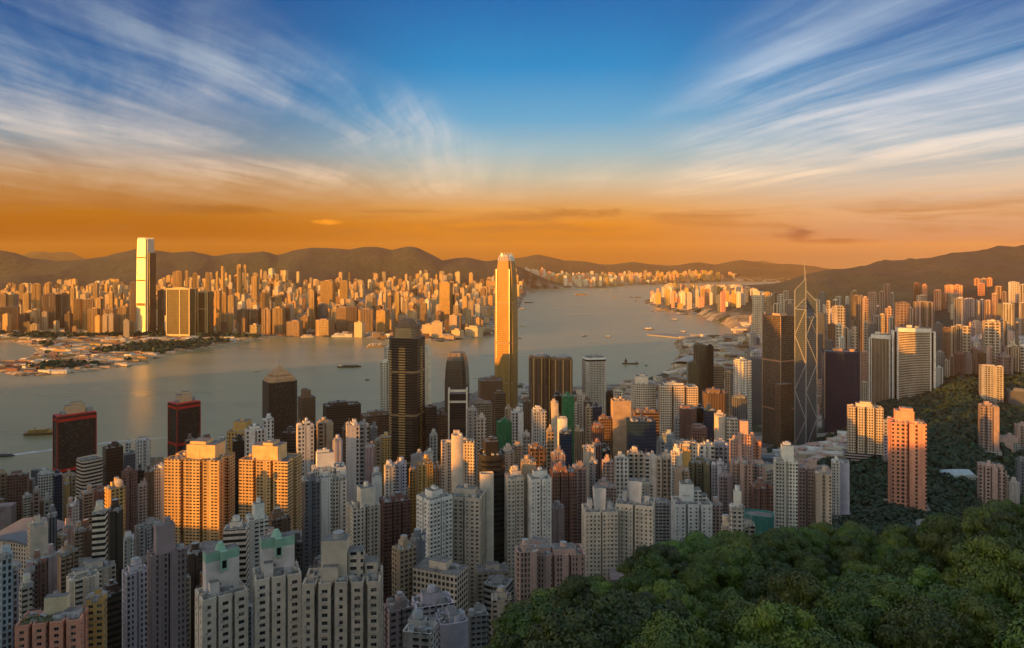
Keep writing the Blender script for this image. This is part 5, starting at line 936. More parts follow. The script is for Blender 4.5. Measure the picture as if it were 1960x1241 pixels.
AMBER_SUN = (.52, .31, .13); AMBER_SUN2 = (.60, .42, .24); GK = [AMBER_SUN, AMBER_SUN, AMBER_SUN, AMBER_SUN2, AMBER_SUN2, 'tan', AMBER_SUN2, 'tan', AMBER_SUN2, 'beige', 'dark_brown', 'brown']  # amber and ochre tones carry the orange evening light in the wall colour
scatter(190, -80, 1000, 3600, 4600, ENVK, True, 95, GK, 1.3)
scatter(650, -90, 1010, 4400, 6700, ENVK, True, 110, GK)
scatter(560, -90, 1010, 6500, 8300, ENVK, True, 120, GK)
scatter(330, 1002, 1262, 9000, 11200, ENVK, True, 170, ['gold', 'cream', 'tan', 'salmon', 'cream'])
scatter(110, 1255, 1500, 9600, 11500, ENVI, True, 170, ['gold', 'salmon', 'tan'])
scatter(260, 1236, 1480, 4500, 8400, [(1236, 562), (1280, 543), (1300, 541), (1340, 546), (1420, 545), (1480, 560)], False, 120, ['gold', 'cream', 'beige', 'slate', 'salmon', 'cream'])
scatter(230, 1440, 1990, 2300, 4200, [(1440, 575), (1600, 590), (1700, 580), (1960, 585)], False, 70, ['mauve', 'grey', 'beige', 'pink', 'slate', 'lilac'])
scatter(70, 1440, 1960, 1800, 2500, [(1440, 640), (1960, 640)], False, 60, ['mauve', 'grey', 'beige', 'pink', 'slate', 'lilac'])
scatter(60, -60, 1480, 760, 1500, [(-60, 960), (320, 900), (600, 850), (1000, 800), (1480, 780)], False, 60, ['brown', 'grey', 'mauve', 'tan', 'beige', 'slate'])
scatter(40, -60, 1100, 420, 760, [(-60, 1120), (600, 1020), (1100, 1000)], False, 60, ['brown', 'grey', 'mauve', 'tan', 'beige', 'slate'])
cand.sort(key=lambda c: -c[8])
near = [c for c in cand if c[1] < 1600]; far = [c for c in cand if c[1] >= 1600]
NFAR = 18; small = near[38:]; near = near[:38]
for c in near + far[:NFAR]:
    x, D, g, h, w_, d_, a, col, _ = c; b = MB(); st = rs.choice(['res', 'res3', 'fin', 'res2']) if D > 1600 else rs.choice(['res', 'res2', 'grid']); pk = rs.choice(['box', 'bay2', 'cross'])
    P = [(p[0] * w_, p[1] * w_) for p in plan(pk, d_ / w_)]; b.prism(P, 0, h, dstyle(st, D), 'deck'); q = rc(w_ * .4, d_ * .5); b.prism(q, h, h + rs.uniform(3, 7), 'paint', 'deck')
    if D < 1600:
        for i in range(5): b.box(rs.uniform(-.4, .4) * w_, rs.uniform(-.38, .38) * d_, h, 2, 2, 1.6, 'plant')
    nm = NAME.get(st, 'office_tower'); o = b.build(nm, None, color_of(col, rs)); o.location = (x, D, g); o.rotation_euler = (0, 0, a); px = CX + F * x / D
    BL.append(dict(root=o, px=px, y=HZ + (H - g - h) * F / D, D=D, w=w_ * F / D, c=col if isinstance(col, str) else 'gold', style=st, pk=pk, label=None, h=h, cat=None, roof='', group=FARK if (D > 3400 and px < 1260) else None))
m, t, p = mat('mass')
vc = t.new('ShaderNodeVertexColor', layer_name='tint').outputs['Color']; uv = t.sep(t.new('ShaderNodeUVMap').outputs[0])
u = t.m('DIVIDE', uv[0], 9.5); v = t.m('DIVIDE', uv[1], 11.0); wn = t.new('ShaderNodeTexWhiteNoise', noise_dimensions='2D'); t.put(wn.inputs['Vector'], t.comb(t.m('FLOOR', u), 1.0, 0))
mk = t.m('MULTIPLY', t.m('LESS_THAN', t.m('ABSOLUTE', t.m('SUBTRACT', t.m('FRACT', u), .5)), t.m('MULTIPLY', wn.outputs['Value'], .38)), t.m('LESS_THAN', t.m('FRACT', v), .72))
t.put(p.inputs['Base Color'], t.mix(t.m('MULTIPLY', mk, .62), vc, (.03, .03, .03))); p.inputs['Roughness'].default_value = .7
def box_mass(name, items, matname, label):
    n = len(items); V = np.zeros((n, 8, 3)); UV = np.zeros((n, 5, 4, 2)); Cc = np.zeros((n, 8, 4))
    for i, (x, D, g, h, w_, d_, a, col, _) in enumerate(items):
        P = rot(rc(w_, d_), a)
        for k in range(4): V[i, k] = (x + P[k][0], D + P[k][1], g); V[i, k + 4] = (x + P[k][0], D + P[k][1], g + h)
        o_ = (x * 7.3) % 50
        for k in range(4): L = w_ if k % 2 == 0 else d_; UV[i, k] = [(o_, 0), (o_ + L, 0), (o_ + L, h), (o_, h)]; o_ += L
        UV[i, 4] = [(.0, 5.5)] * 4; c = color_of(col, rs, .12); Cc[i, :, :3] = c; Cc[i, :, 3] = 1
    fi = np.array([[0, 1, 5, 4], [1, 2, 6, 5], [2, 3, 7, 6], [3, 0, 4, 7], [4, 5, 6, 7]]); Fc = (np.arange(n)[:, None, None] * 8 + fi[None]).reshape(-1, 4)
    me = bpy.data.meshes.new(name); me.from_pydata(V.reshape(-1, 3).tolist(), [], Fc.tolist()); ul = me.uv_layers.new(name='UVMap'); ul.data.foreach_set('uv', UV.reshape(-1)); ca = me.color_attributes.new('tint', 'FLOAT_COLOR', 'POINT'); ca.data.foreach_set('color', Cc.reshape(-1))
    me.materials.append(MATS[matname]); o = bpy.data.objects.new(name, me); link(o); tag(o, label, None, None, 'stuff'); return o
rest = []
low = list(small)
for c in far[NFAR:]:
    rest.append(c); x, D, g, h, w_, d_, a, col, _ = c; rest.append((x, D, g, h + rs.uniform(3, 7), w_ * .45, d_ * .5, a, col, 0))
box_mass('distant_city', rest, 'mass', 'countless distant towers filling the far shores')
def lows(n, px0, px1, D0, D1, P_, hr, wr, cols, chk=True):
    k = 0; tr = 0
    while k < n and tr < n * 8:
        tr += 1; D = rs.uniform(D0, D1); px = rs.uniform(px0, px1); x = (px - CX) / F * D
        if (kow_d if P_ is KOW else isl_d)(x, D) < 20 or not free(x, D, 12): continue
        low.append((x, D, gz(x, D) - 2, rs.uniform(*hr) + 2, rs.uniform(*wr), rs.uniform(*wr) * .5, R(rs.uniform(-25, 35)), rs.choice(cols), 0)); k += 1
LC = ['cream', 'white', 'tan', 'beige', 'brown', 'gold', 'brick']
lows(620, -60, 600, 2450, 3800, KOW, (3, 9), (12, 60), LC); lows(200, 560, 960, 3350, 3900, KOW, (6, 25), (20, 60), LC); lows(250, 1290, 1480, 1900, 4200, ISL, (4, 12), (18, 75), ['tan', 'beige', 'cream', 'grey', 'brown']); lows(150, 1000, 1280, 9300, 10500, KOW, (8, 30), (25, 80), LC); lows(160, 1000, 1330, 1650, 2300, ISL, (5, 14), (20, 60), ['tan', 'beige', 'grey', 'brown'])
lows(150, 1440, 1640, 1080, 1300, ISL, (5, 16), (15, 50), ['beige', 'white', 'grey', 'pink']); lows(260, -60, 1460, 500, 1500, ISL, (8, 24), (14, 36), ['brown', 'grey', 'mauve', 'beige', 'slate', 'white']); lows(140, 1440, 1970, 1750, 3000, ISL, (8, 25), (18, 44), ['grey', 'mauve', 'beige', 'pink'])
m, t, p = mat('lowmass')
vc = t.new('ShaderNodeVertexColor', layer_name='tint').outputs['Color']; pos = t.new('ShaderNodeNewGeometry').outputs['Position']; nn = t.rng(t.noise(pos, .12, 4.0, .7), .3, .7, 1.05, .5); t.put(p.inputs['Base Color'], t.mix(1.0, vc, t.comb(nn, nn, nn), 'MULTIPLY')); p.inputs['Roughness'].default_value = .85
box_mass('low_rise_blocks', low, 'lowmass', 'low sheds and small blocks crowding the ground between the towers')
# ------------------------------------------------------------------ special low buildings
def hall(name, lab, cat, px, y, D, w_, d_, h, yaw, col, rise=9):
    x = (px - CX) / F * D; g = gz(x, D) - 3; root = empty(name, (x, D, g), R(yaw)); tag(root, lab, cat); b = MB(); b.prism(rc(w_, d_), 0, h, 'res3', None); b.build('wall', root, PAL['cream']); b = MB(); n = 14
    for i in range(n):
        a0, a1 = -1 + 2 * i / n, -1 + 2 * (i + 1) / n; f = lambda a: h + rise * (1 - a * a)
        b.face([(a0 * w_ * .54, -d_ * .56, f(a0) - 2), (a1 * w_ * .54, -d_ * .56, f(a1) - 2), (a1 * w_ * .54, d_ * .56, f(a1) + 3), (a0 * w_ * .54, d_ * .56, f(a0) + 3)], 'paint')
        b.face([(a0 * w_ * .54, -d_ * .56, f(a0) - 4), (a1 * w_ * .54, -d_ * .56, f(a1) - 4), (a1 * w_ * .54, -d_ * .56, f(a1) - 2), (a0 * w_ * .54, -d_ * .56, f(a0) - 2)], 'paint')
    b.build('roof', root, col); BL.append(dict(root=root, px=px, y=y, D=D, w=w_ * F / D, c='', style='', pk='', label=lab, h=h, cat=cat, roof='')); PLACED.append((x, D, w_ * .6)); return root
hall('market_hall', 'large building with a bulging pale dome roof over dark glass, left edge', 'hall', 52, 985, 570, 43, 30, ztop(1012, 570) - gz((52 - CX) / F * 570, 570), -14, PAL['slate'], 3)
hall('exhibition_hall', 'low hall with a curved grey wing roof jutting into the harbour', 'hall', 1318, 672, 2600, 90, 110, 16, -30, PAL['grey'], 14)
hall('sports_hall', 'low blue sided hall in the woods right of the salmon tower', 'hall', 1832, 893, 1000, 42, 14, 7, 4, PAL['pale_blue'], 1)
hall('terrace_block', 'grey scalloped roof block at the foot of the salmon tower behind the trees', 'building', 1790, 990, 650, 26, 16, 24, -18, (.2, .2, .2), 3)
hall('garden_pavilion', 'low pale roofed hall in front of the square brown tower', 'hall', 1500, 858, 1130, 60, 26, 9, -8, PAL['beige'], 3)
# satellite dish, scaffold pole
D = 600; x = (232 - CX) / F * D; z = ztop(930, D); r_ = empty('satellite_dish', (x, D - 4, z)); tag(r_, 'round satellite dish on the roof of the orange brown tower', 'satellite dish'); b = MB()
for i in range(16):
    for j in range(4):
        a0, a1 = 2 * math.pi * i / 16, 2 * math.pi * (i + 1) / 16; q0, q1 = j * .9, (j + 1) * .9; f = lambda a, q: (q * math.cos(a), .08 * q * q - 1, q * math.sin(a) + 3.5)
        b.face([f(a0, q0), f(a0, q1), f(a1, q1), f(a1, q0)], 'paint')
b.build('dish', r_, PAL['grey']); b = MB(); b.tube((0, -1, 3.5), (0, 1.5, 0), .35, 'plant'); b.build('stand', r_)
# ------------------------------------------------------------------ boats
def hull(b, L, W_, hh, mname='hull', bow=.28):
    pts = [(-L / 2, -W_ / 2), (L / 2 - L * bow, -W_ / 2), (L / 2 - L * bow * .4, -W_ * .34), (L / 2, 0), (L / 2 - L * bow * .4, W_ * .34), (L / 2 - L * bow, W_ / 2), (-L / 2, W_ / 2)]
    b.prism([(x * .94, y * .8) for x, y in pts], -1.0, hh, mname, None, pts); b.face([(x, y, hh) for x, y in pts], 'paint')
def boat(kind, px, y, w_px, yaw, lab, col, hcol, name, cat, group=None):
    X, D = PXY(px, y); L = w_px / F * D; k = abs(math.cos(R(yaw))); L = L / max(k, .45); r_ = empty(name, (X, D, 0), R(yaw)); tag(r_, lab, cat, group); W_ = L * .24
    b = MB(); hh = max(1.6, L * .05)
    if kind == 'ship': hh = L * .07
    hull(b, L, W_, hh); b.build('hull', r_, hcol)
    if kind == 'ferry':
        b = MB(); b.box(-.03 * L, 0, hh, L * .72, W_ * .85, L * .05, 'res3', 'paint'); b.box(-.02 * L, 0, hh + L * .05, L * .6, W_ * .75, L * .045, 'res3', 'paint'); b.build('cabin', r_, col); b = MB(); b.box(.16 * L, 0, hh + L * .095, L * .12, W_ * .4, L * .04, 'paint'); b.cyl(-.1 * L, 0, hh + L * .095, L * .03, L * .07, 'paint', 'paint', 8); b.build('wheelhouse', r_, PAL['cream'])
    elif kind == 'barge':
        b = MB(); b.box(-.38 * L, 0, hh, L * .16, W_ * .8, L * .09, 'paint', 'deck'); b.build('cabin', r_, col); b = MB()
        for i in range(7): b.box((-.22 + .09 * i) * L, 0, hh, L * .07, W_ * .6, L * .035, 'paint', 'paint')
        b.build('cargo', r_, PAL['brown'])
    elif kind == 'crane':
        b = MB(); b.box(-.30 * L, 0, hh, L * .16, W_ * .8, L * .10, 'paint', 'deck'); b.box(.36 * L, 0, hh, L * .14, W_ * .7, L * .09, 'paint', 'deck'); b.build('cabin', r_, col); b = MB(); b.tube((-.30 * L, -W_ * .2, hh + L * .1), (-.3 * L, 0, hh + L * .30), L * .02, 'hull'); b.tube((-.30 * L, W_ * .2, hh + L * .1), (-.3 * L, 0, hh + L * .30), L * .02, 'hull'); b.tube((-.2 * L, 0, hh + L * .05), (-.3 * L, 0, hh + L * .30), L * .02, 'hull'); b.box(-.30 * L, 0, hh + L * .1, L * .1, W_ * .4, L * .08, 'hull'); b.build('crane', r_, PAL['dark_brown'])
    else:
        b = MB()
        for i in range(3): b.box((-.06 - i * .01) * L, 0, hh + i * L * .035, L * (.72 - i * .08), W_ * (.9 - .1 * i), L * .035, 'res3', 'paint')
        b.build('cabin', r_, col); b = MB(); b.cyl(-.2 * L, 0, hh + L * .105, L * .03, L * .06, 'paint', 'paint', 10, L * .022); b.box(.2 * L, 0, hh + L * .105, L * .1, W_ * .6, L * .03, 'paint'); b.build('funnel', r_, PAL['tan'])
    return r_
DB, WH = PAL['dark_brown'], PAL['white']
BO = [('ship', 80, 832, 58, 12, 'long orange lit cargo boat left of the wide red banded tower', PAL['gold'], PAL['brown'], 'cargo_boat', 'boat'),
('ferry', 10, 874, 34, 10, 'dark ferry trailing a long white wake at the left picture edge', PAL['slate'], PAL['navy'], 'ferry', 'boat'),
('barge', 669, 703, 45, 7, 'long low loaded barge in the middle of the water', PAL['cream'], DB, 'barge', 'boat'),('ferry', 492, 711, 15, 0, 'small pale ferry above the pyramid topped tower', WH, PAL['gold'], 'ferry', 'boat'),('ferry', 703, 728, 10, 10, 'tiny dark boat left of the domed black tower', PAL['tan'], DB, 'ferry', 'boat'),
('crane', 1207, 697, 31, -10, 'dark crane barge near the white dotted tower', PAL['brown'], DB, 'crane_barge', 'boat'),('ferry', 1237, 700.5, 6, 0, 'tiny dark dinghy just right of the crane barge', DB, DB, 'tender_boat', 'boat'),('ferry', 1241, 631, 20, -12, 'largest white ferry in the open harbour, orange lit', WH, DB, 'ferry', 'boat'),('ferry', 1164, 645, 11, 0, 'small ferry with a dark hull at the harbour centre', WH, DB, 'ferry', 'boat'),('ferry', 1119, 644, 10, 30, 'small dark speedboat trailing a faint wake left of the dark hulled ferry', PAL['tan'], DB, 'speedboat', 'boat'),
('ferry', 1291, 613, 15, -4, 'white ferry near the right hand reclaimed shore', WH, DB, 'ferry', 'boat'),('barge', 1311, 602, 14, -8, 'dark barge moored off the reclaimed shore', PAL['cream'], DB, 'barge', 'boat'),('ferry', 1307, 636, 15, -4, 'low ferry at the pier head', WH, DB, 'ferry', 'boat'),('ferry', 1299, 600, 7, 0, 'tiny white launch beside the moored barge', WH, WH, 'launch', 'boat'),
('barge', 1018, 560, 20, 0, 'white roofed boat right behind the tallest golden tower, farthest up', WH, PAL['tan'], 'barge', 'boat'),('barge', 1012, 580, 18, 2, 'low dark barge right of the tallest golden tower', PAL['tan'], DB, 'barge', 'boat'),('ferry', 999, 592, 13, 0, 'ferry with a cream cabin right of the tallest golden tower', PAL['cream'], PAL['gold'], 'ferry', 'boat'),('ferry', 1000, 625, 13, 0, 'orange lit ferry beside the middle of the tallest golden tower', PAL['cream'], PAL['gold'], 'ferry', 'boat'),('ferry', 995, 648, 8, 10, 'tiny dark boat touching the right edge of the tallest golden tower', DB, DB, 'ferry', 'boat'),
('barge', 1113, 565, 24, 6, 'faint sunlit barge far up the harbour', PAL['gold'], PAL['gold'], 'barge', 'boat'),('ferry', 1177, 569, 8, 4, 'tiny sunlit boat far up the harbour', PAL['gold'], PAL['gold'], 'ferry', 'boat'),('barge', 1222, 570, 12, 0, 'dark barge off the sunlit point', DB, DB, 'barge', 'boat'),('crane', 1209, 570, 8, 0, 'small dark workboat left of the barge off the sunlit point', DB, DB, 'workboat', 'boat'),('ferry', 1217, 577, 5, 70, 'tiny dark buoy boat below the dark barge', DB, DB, 'launch', 'boat'),
('ferry', 1250, 595.5, 7, 0, 'tiny launch close to the curved sunlit shore', PAL['tan'], DB, 'launch', 'boat'),('barge', 1270, 594, 26, 0, 'flat moored barge along the curved sunlit shore', PAL['tan'], PAL['tan'], 'barge', 'boat'),
('ship', 590, 646, 28, 8, 'cream ferry moored at the far terminal, left one', PAL['cream'], PAL['cream'], 'moored_ferry', 'boat'),('ship', 655, 645, 40, 4, 'long white cruise ship moored on the far waterfront', WH, WH, 'cruise_ship', 'ship'),('ship', 722, 664, 36, 22, 'rounded cream ship at the tip of the far terminal', PAL['cream'], PAL['gold'], 'cruise_ship', 'ship'),('ferry', 858, 648, 16, 0, 'cream ferry on the far shore left of the tallest golden tower', PAL['cream'], PAL['cream'], 'ferry', 'boat'),('ferry', 885, 648, 18, 0, 'second cream ferry on the far shore left of the tallest golden tower', PAL['cream'], PAL['tan'], 'ferry', 'boat')]
for a in BO: boat(*a)
def strip(name, pts, w0, w1, lab, kind='stuff', mname='foam', z=.12):
    b = MB(); n = len(pts)
    for i in range(n - 1):
        (x0, y0), (x1, y1) = PXY(*pts[i]), PXY(*pts[i + 1]); a = w0 + (w1 - w0) * i / (n - 1); c = w0 + (w1 - w0) * (i + 1) / (n - 1); dx, dy = x1 - x0, y1 - y0; L = math.hypot(dx, dy); nx, ny = -dy / L, dx / L
        b.face([(x0 - nx * a, y0 - ny * a, z), (x1 - nx * c, y1 - ny * c, z), (x1 + nx * c, y1 + ny * c, z), (x0 + nx * a, y0 + ny * a, z)], mname)
    o = b.build(name); tag(o, lab, None, None, kind); return o
strip('wake', [(26, 871), (60, 866), (100, 861), (160, 853), (185, 850), (250, 843), (300, 839), (322, 837), (380, 838), (410, 837)], 7, 2.5, 'long white wake behind the dark ferry')
plain('faint_foam', (.42, .42, .32), .6, 0, .03, .5)
strip('wake', [(1116, 645.5), (1105, 651), (1092, 656), (1075, 661)], 2, 5, 'faint wake trailing from the small speedboat', mname='faint_foam')
strip('wake', [(1250, 636), (1238, 642), (1215, 647), (1180, 649.5)], 3, 4, 'curved wake trailing from the largest white ferry', mname='faint_foam')
strip('wake', [(55, 834), (40, 836), (20, 839)], 3, 3, 'short wake at the bow of the orange lit cargo boat', mname='faint_foam')
b = MB()
for P_ in PIERS: q = [PXY(*p_) for p_ in P_]; b.prism(q[::-1], -2, 5, 'concrete', 'concrete')
o = b.build('breakwater'); tag(o, 'long pale breakwater pier reaching into the harbour from the right', None, None, 'structure')
# ------------------------------------------------------------------ trees
def leaf_lobes(lobes, per, size, r0=.80):
    """many leaf clumps spread through lobes: arrays of quads"""
    Vs = []
    for (cx, cy, cz, r) in lobes:
        n = int(per * r * r / 4); d = rng.normal(size=(n, 3)); d /= np.linalg.norm(d, axis=1)[:, None]; d = d[(d[:, 2] > -.55)]; n = len(d)
        rad = r * (r0 + (1.10 - r0) * rng.random(n) ** .7); c = np.array([cx, cy, cz]) + d * rad[:, None] * np.array([1, 1, .82]); nn = d + rng.normal(size=(n, 3)) * .32; nn /= np.linalg.norm(nn, axis=1)[:, None]
        t1 = np.cross(nn, rng.normal(size=(n, 3))); t1 /= np.linalg.norm(t1, axis=1)[:, None]; t2 = np.cross(nn, t1); s = size * (.6 + .8 * rng.random(n))[:, None]
        Vs.append(np.stack([c - t1 * s - t2 * s * .7, c + t1 * s - t2 * s * .7, c + t1 * s + t2 * s * .7, c - t1 * s + t2 * s * .7], 1))
    return np.concatenate(Vs)
def quads_mesh(name, Q, matname, extra=None):
    n = len(Q); V = Q.reshape(-1, 3); fi = np.arange(n * 4).reshape(-1, 4).astype(np.int32); nv = len(V)
    if extra is not None: V = np.concatenate([V, extra[0]]); fi = np.concatenate([fi, extra[1] + nv]).astype(np.int32)
    me = bpy.data.meshes.new(name); me.vertices.add(len(V)); me.vertices.foreach_set('co', V.ravel().astype(np.float32)); me.loops.add(fi.size); me.loops.foreach_set('vertex_index', fi.ravel()); m_ = len(fi)
    me.polygons.add(m_); me.polygons.foreach_set('loop_start', (np.arange(m_) * 4).astype(np.int32)); me.polygons.foreach_set('loop_total', np.full(m_, 4, np.int32)); me.update(calc_edges=True); me.materials.append(MATS[matname]); return me
def core(lobes, k=.80):
    V = []; Fq = []; nl, nm = 8, 6
    for (cx, cy, cz, r) in lobes:
        o_ = len(V)
        for i in range(nm + 1):
            th = math.pi * i / nm
            for j in range(nl): ph = 2 * math.pi * j / nl; V.append((cx + r * k * math.sin(th) * math.cos(ph), cy + r * k * math.sin(th) * math.sin(ph), cz + r * k * .8 * math.cos(th)))
        for i in range(nm):
            for j in range(nl): j2 = (j + 1) % nl; Fq.append((o_ + i * nl + j, o_ + (i + 1) * nl + j, o_ + (i + 1) * nl + j2, o_ + i * nl + j2))
    return np.array(V, float), np.array(Fq)
TREES = []
for v in range(7):
    rs2 = random.Random(v + 50); lobes = [(0, 0, 6.2, 3.4)]; Rr = rs2.uniform(3.6, 5.0)
    for i in range(26 + v): a = rs2.uniform(0, 6.28); q = Rr * math.sqrt(rs2.random()); lobes.append((q * math.cos(a), q * math.sin(a), 5.0 + 3.6 * (1 - (q / Rr) ** 2) + rs2.uniform(-1.6, 1.4) - .8 * q / Rr, rs2.uniform(.75, 1.7)))
    me = quads_mesh('crown', leaf_lobes(lobes, 1300, .115), 'leaf', core(lobes, .84))
    b = MB(); zz = -1.5; pts = [(0, 0, -1.5), (rs2.uniform(-.3, .3), rs2.uniform(-.3, .3), 2.0), (rs2.uniform(-.5, .5), rs2.uniform(-.5, .5), 5.5)]
    for i, (r0, r1) in enumerate(((.45, .36), (.36, .2))):
        A_, B_ = Vector(pts[i]), Vector(pts[i + 1]); n = 7
        for k in range(n):
            c0, c1 = 2 * math.pi * k / n, 2 * math.pi * (k + 1) / n; b.face([A_ + Vector((r0 * math.cos(c0), r0 * math.sin(c0), 0)), A_ + Vector((r0 * math.cos(c1), r0 * math.sin(c1), 0)), B_ + Vector((r1 * math.cos(c1), r1 * math.sin(c1), 0)), B_ + Vector((r1 * math.cos(c0), r1 * math.sin(c0), 0))], 'bark')
    for lb in lobes[1:8]: b.tube(pts[1], (lb[0], lb[1], lb[2]), .13, 'bark', 5)
    to = b.build('trunk'); tm = to.data; bpy.data.objects.remove(to); TREES.append((me, tm))
LX = [780, 850, 1000, 1150, 1300, 1450, 1600, 1700, 1850, 1960, 2080]; LY = [1262, 1236, 1158, 1096, 1028, 1018, 1004, 1004, 985, 938, 890]
pts = []; rs3 = random.Random(5); tries = 0
TREEPOS = []
while tries < 60000 and len(pts) < 1100:
    tries += 1; D = 112 + 260 * rs3.random() ** .9; px = rs3.uniform(790, 2260); x = (px - CX) / F * D; g = gz(x, D)
    ycrown = HZ + (H - g - 13) * F / D; sp = 10.8 + D * .006
    if ycrown > 1330: continue
    dens_ok = (px > 845 or ycrown > 1235) and (g > 205 + max(0, (1000 - px)) * .35)
    lim = np.interp(px, [780, 850, 1000, 1150, 1300, 1450, 1600, 1700, 1850, 1960, 2080], [1262, 1236, 1158, 1096, 1028, 1018, 1004, 1004, 985, 942, 900])
    if not dens_ok or ycrown < lim - 3: continue
    if any((x - a) ** 2 + (D - c) ** 2 < sp * sp for a, c, _ in pts): continue
    pts.append((x, D, g))
def visible_score(p_): x, D, g = p_; px = CX + F * x / D; y = HZ + (H - g - 8) * F / D; return D + (400 if not (-20 < px < 1990) or y > 1290 else 0)
# occlusion: a crown is seen when its top clears the crowns standing nearer in the same direction
hor_ = {}
vis_ = []
for p_ in sorted(pts, key=lambda q: q[1]):
    x, D, g = p_; px = CX + F * x / D; y = HZ + (H - g - 13) * F / D; k0, k1 = int((px - 4 * F / D) / 10), int((px + 4 * F / D) / 10); seen = any(y < hor_.get(k, 1e9) - 2 for k in range(k0, k1 + 1)); vis_.append((p_, seen, max([hor_.get(k, 1250) for k in range(k0, k1 + 1)]) - y))
    for k in range(k0, k1 + 1): hor_[k] = min(hor_.get(k, 1e9), y)
ones = [v for v in vis_ if v[1] and -30 < CX + F * v[0][0] / v[0][1] < 1990]; ones.sort(key=lambda v: -min(v[2], 90) / v[0][1] * 1.0 * 100)
keep = ones[:285]; kid = {id(v) for v in keep}
for v in vis_:
    if id(v) in kid: continue
    TREEPOS.append(v[0])
TL = []
for (p_, s_, q_) in keep:
    x, D, g = p_; me, tm = TREES[rs3.randrange(7)]; k = rs3.choice([rs3.uniform(1.1, 1.5), rs3.uniform(1.5, 2.2)]); o = empty('broadleaf_tree', (x, D, g - .3), rs3.uniform(0, 6.28)); o.scale = (k, k, min(k * rs3.uniform(.85, 1.25), max(.75, (H - (np.interp(CX + F * x / D, LX, LY) - HZ) * D / F - g) / 9.8 + rs3.uniform(-.05, .12))))
    c = bpy.data.objects.new('crown', me); link(c, o); c2 = bpy.data.objects.new('trunk', tm); link(c2, o); TL.append((o, CX + F * x / D, HZ + (H - g - 9) * F / D, D))
print('trees', len(pts), len(ones), len(keep), 'rest', len(TREEPOS))
# the rest of the nearby wood and the bushes under it: one mass
fl = [leaf_lobes([(0, 0, 7.5, 5.6)] + [(4.0 * math.cos(a), 4.0 * math.sin(a), 7.5, 2.8) for a in (0, 1.3, 2.6, 3.9, 5.2)], 190, .32) for _ in range(3)]
acc = [fl[i % 3] + np.array([x, D, g]) for i, (x, D, g) in enumerate(TREEPOS)]
un = []
for i in range(8000):
    D = 100 + 290 * rs3.random(); px = rs3.uniform(760, 2280); x = (px - CX) / F * D; un.append((x, D))
un = np.array(un); ug = look(GZ, un[:, 0], un[:, 1]); okk = (ug > 200); un = un[okk]; ug = ug[okk]
bush = leaf_lobes([(0, 0, .6, 2.2), (1.8, .8, .3, 1.7), (-1.6, -1.2, .3, 1.7)], 80, .30)
for (x, D), g in zip(un, ug): acc.append(bush + np.array([x, D, g]))
me = quads_mesh('undergrowth', np.concatenate(acc), 'leaf'); o = bpy.data.objects.new('undergrowth', me); link(o); tag(o, 'dense bushes and small trees filling the slope between the large crowns', None, None, 'stuff')
# ---- woods on the middle and far slopes
m, t, p = mat('woods')
pos = t.new('ShaderNodeNewGeometry').outputs['Position']; n1 = t.noise(pos, .03, 4.0, .6); n2 = t.noise(pos, .25, 3.0, .6); lc = t.mix(t.rng(n1, .35, .65), (.007, .030, .020), (.022, .058, .032)); lc = t.mix(t.m('MULTIPLY', t.rng(n2, .5, .7), .4), lc, (.035, .075, .035)); t.put(p.inputs['Base Color'], lc); p.inputs['Roughness'].default_value = .7
def wood(name, lab, n, px0, px1, D0, D1, test, size, k=16):
    D = D0 + (D1 - D0) * rng.random(n) ** .8; px = px0 + (px1 - px0) * rng.random(n); x = (px - CX) / F * D; g = look(GZ, x, D); ok = test(px, D, g, x); x, D, g = x[ok], D[ok], g[ok]
    for a, c, r_ in PLACED:
        o_ = (np.abs(x - a) < r_ * 1.2) & (np.abs(D - c) < r_ * 1.2); x, D, g = x[~o_], D[~o_], g[~o_]
    N = len(x); d = rng.normal(size=(N, k, 3)); d /= np.linalg.norm(d, axis=2)[..., None]; d[..., 2] = np.abs(d[..., 2]) * .95 + .05; s = size * (.7 + .6 * rng.random((N, 1, 1))) * (1 + D[:, None, None] / 4000)
    c = np.stack([x, D, g + 1.5], 1)[:, None, :] + d * s * np.array([1, 1, 1.25]); nn = d + rng.normal(size=d.shape) * .35; nn /= np.linalg.norm(nn, axis=2)[..., None]; t1 = np.cross(nn, rng.normal(size=d.shape)); t1 /= np.linalg.norm(t1, axis=2)[..., None]; t2 = np.cross(nn, t1); q = s * (.42 if k < 20 else .27)
    Q = np.stack([c - t1 * q - t2 * q, c + t1 * q - t2 * q, c + t1 * q + t2 * q, c - t1 * q + t2 * q], 2).reshape(-1, 4, 3); me = quads_mesh(name, Q, 'woods'); o = bpy.data.objects.new(name, me); link(o); tag(o, lab, None, None, 'stuff'); print(name, N)
wood('woodland', 'dark woods covering the slopes between the towers at the right', 9500, 1380, 2050, 380, 1750, lambda px, D, g, x: (g > 45) & (g < 235) & ~((px > 1440) & (px < 1630) & (D > 1090) & (D < 1250)), 5.0, 30)
wood('far_woodland', 'dark wooded knolls among the middle distance towers', 9000, 1380, 2050, 1700, 3000, lambda px, D, g, x: (g > 40), 8.0, 9)
wood('shore_trees', 'clumps of dark trees on the far reclaimed shore', 5000, -60, 620, 2500, 3700, lambda px, D, g, x: (kow_d(x, D) > 30) & (fbm(x, D * 2.2, 260, 41, 3) > .62), 6.0, 9)
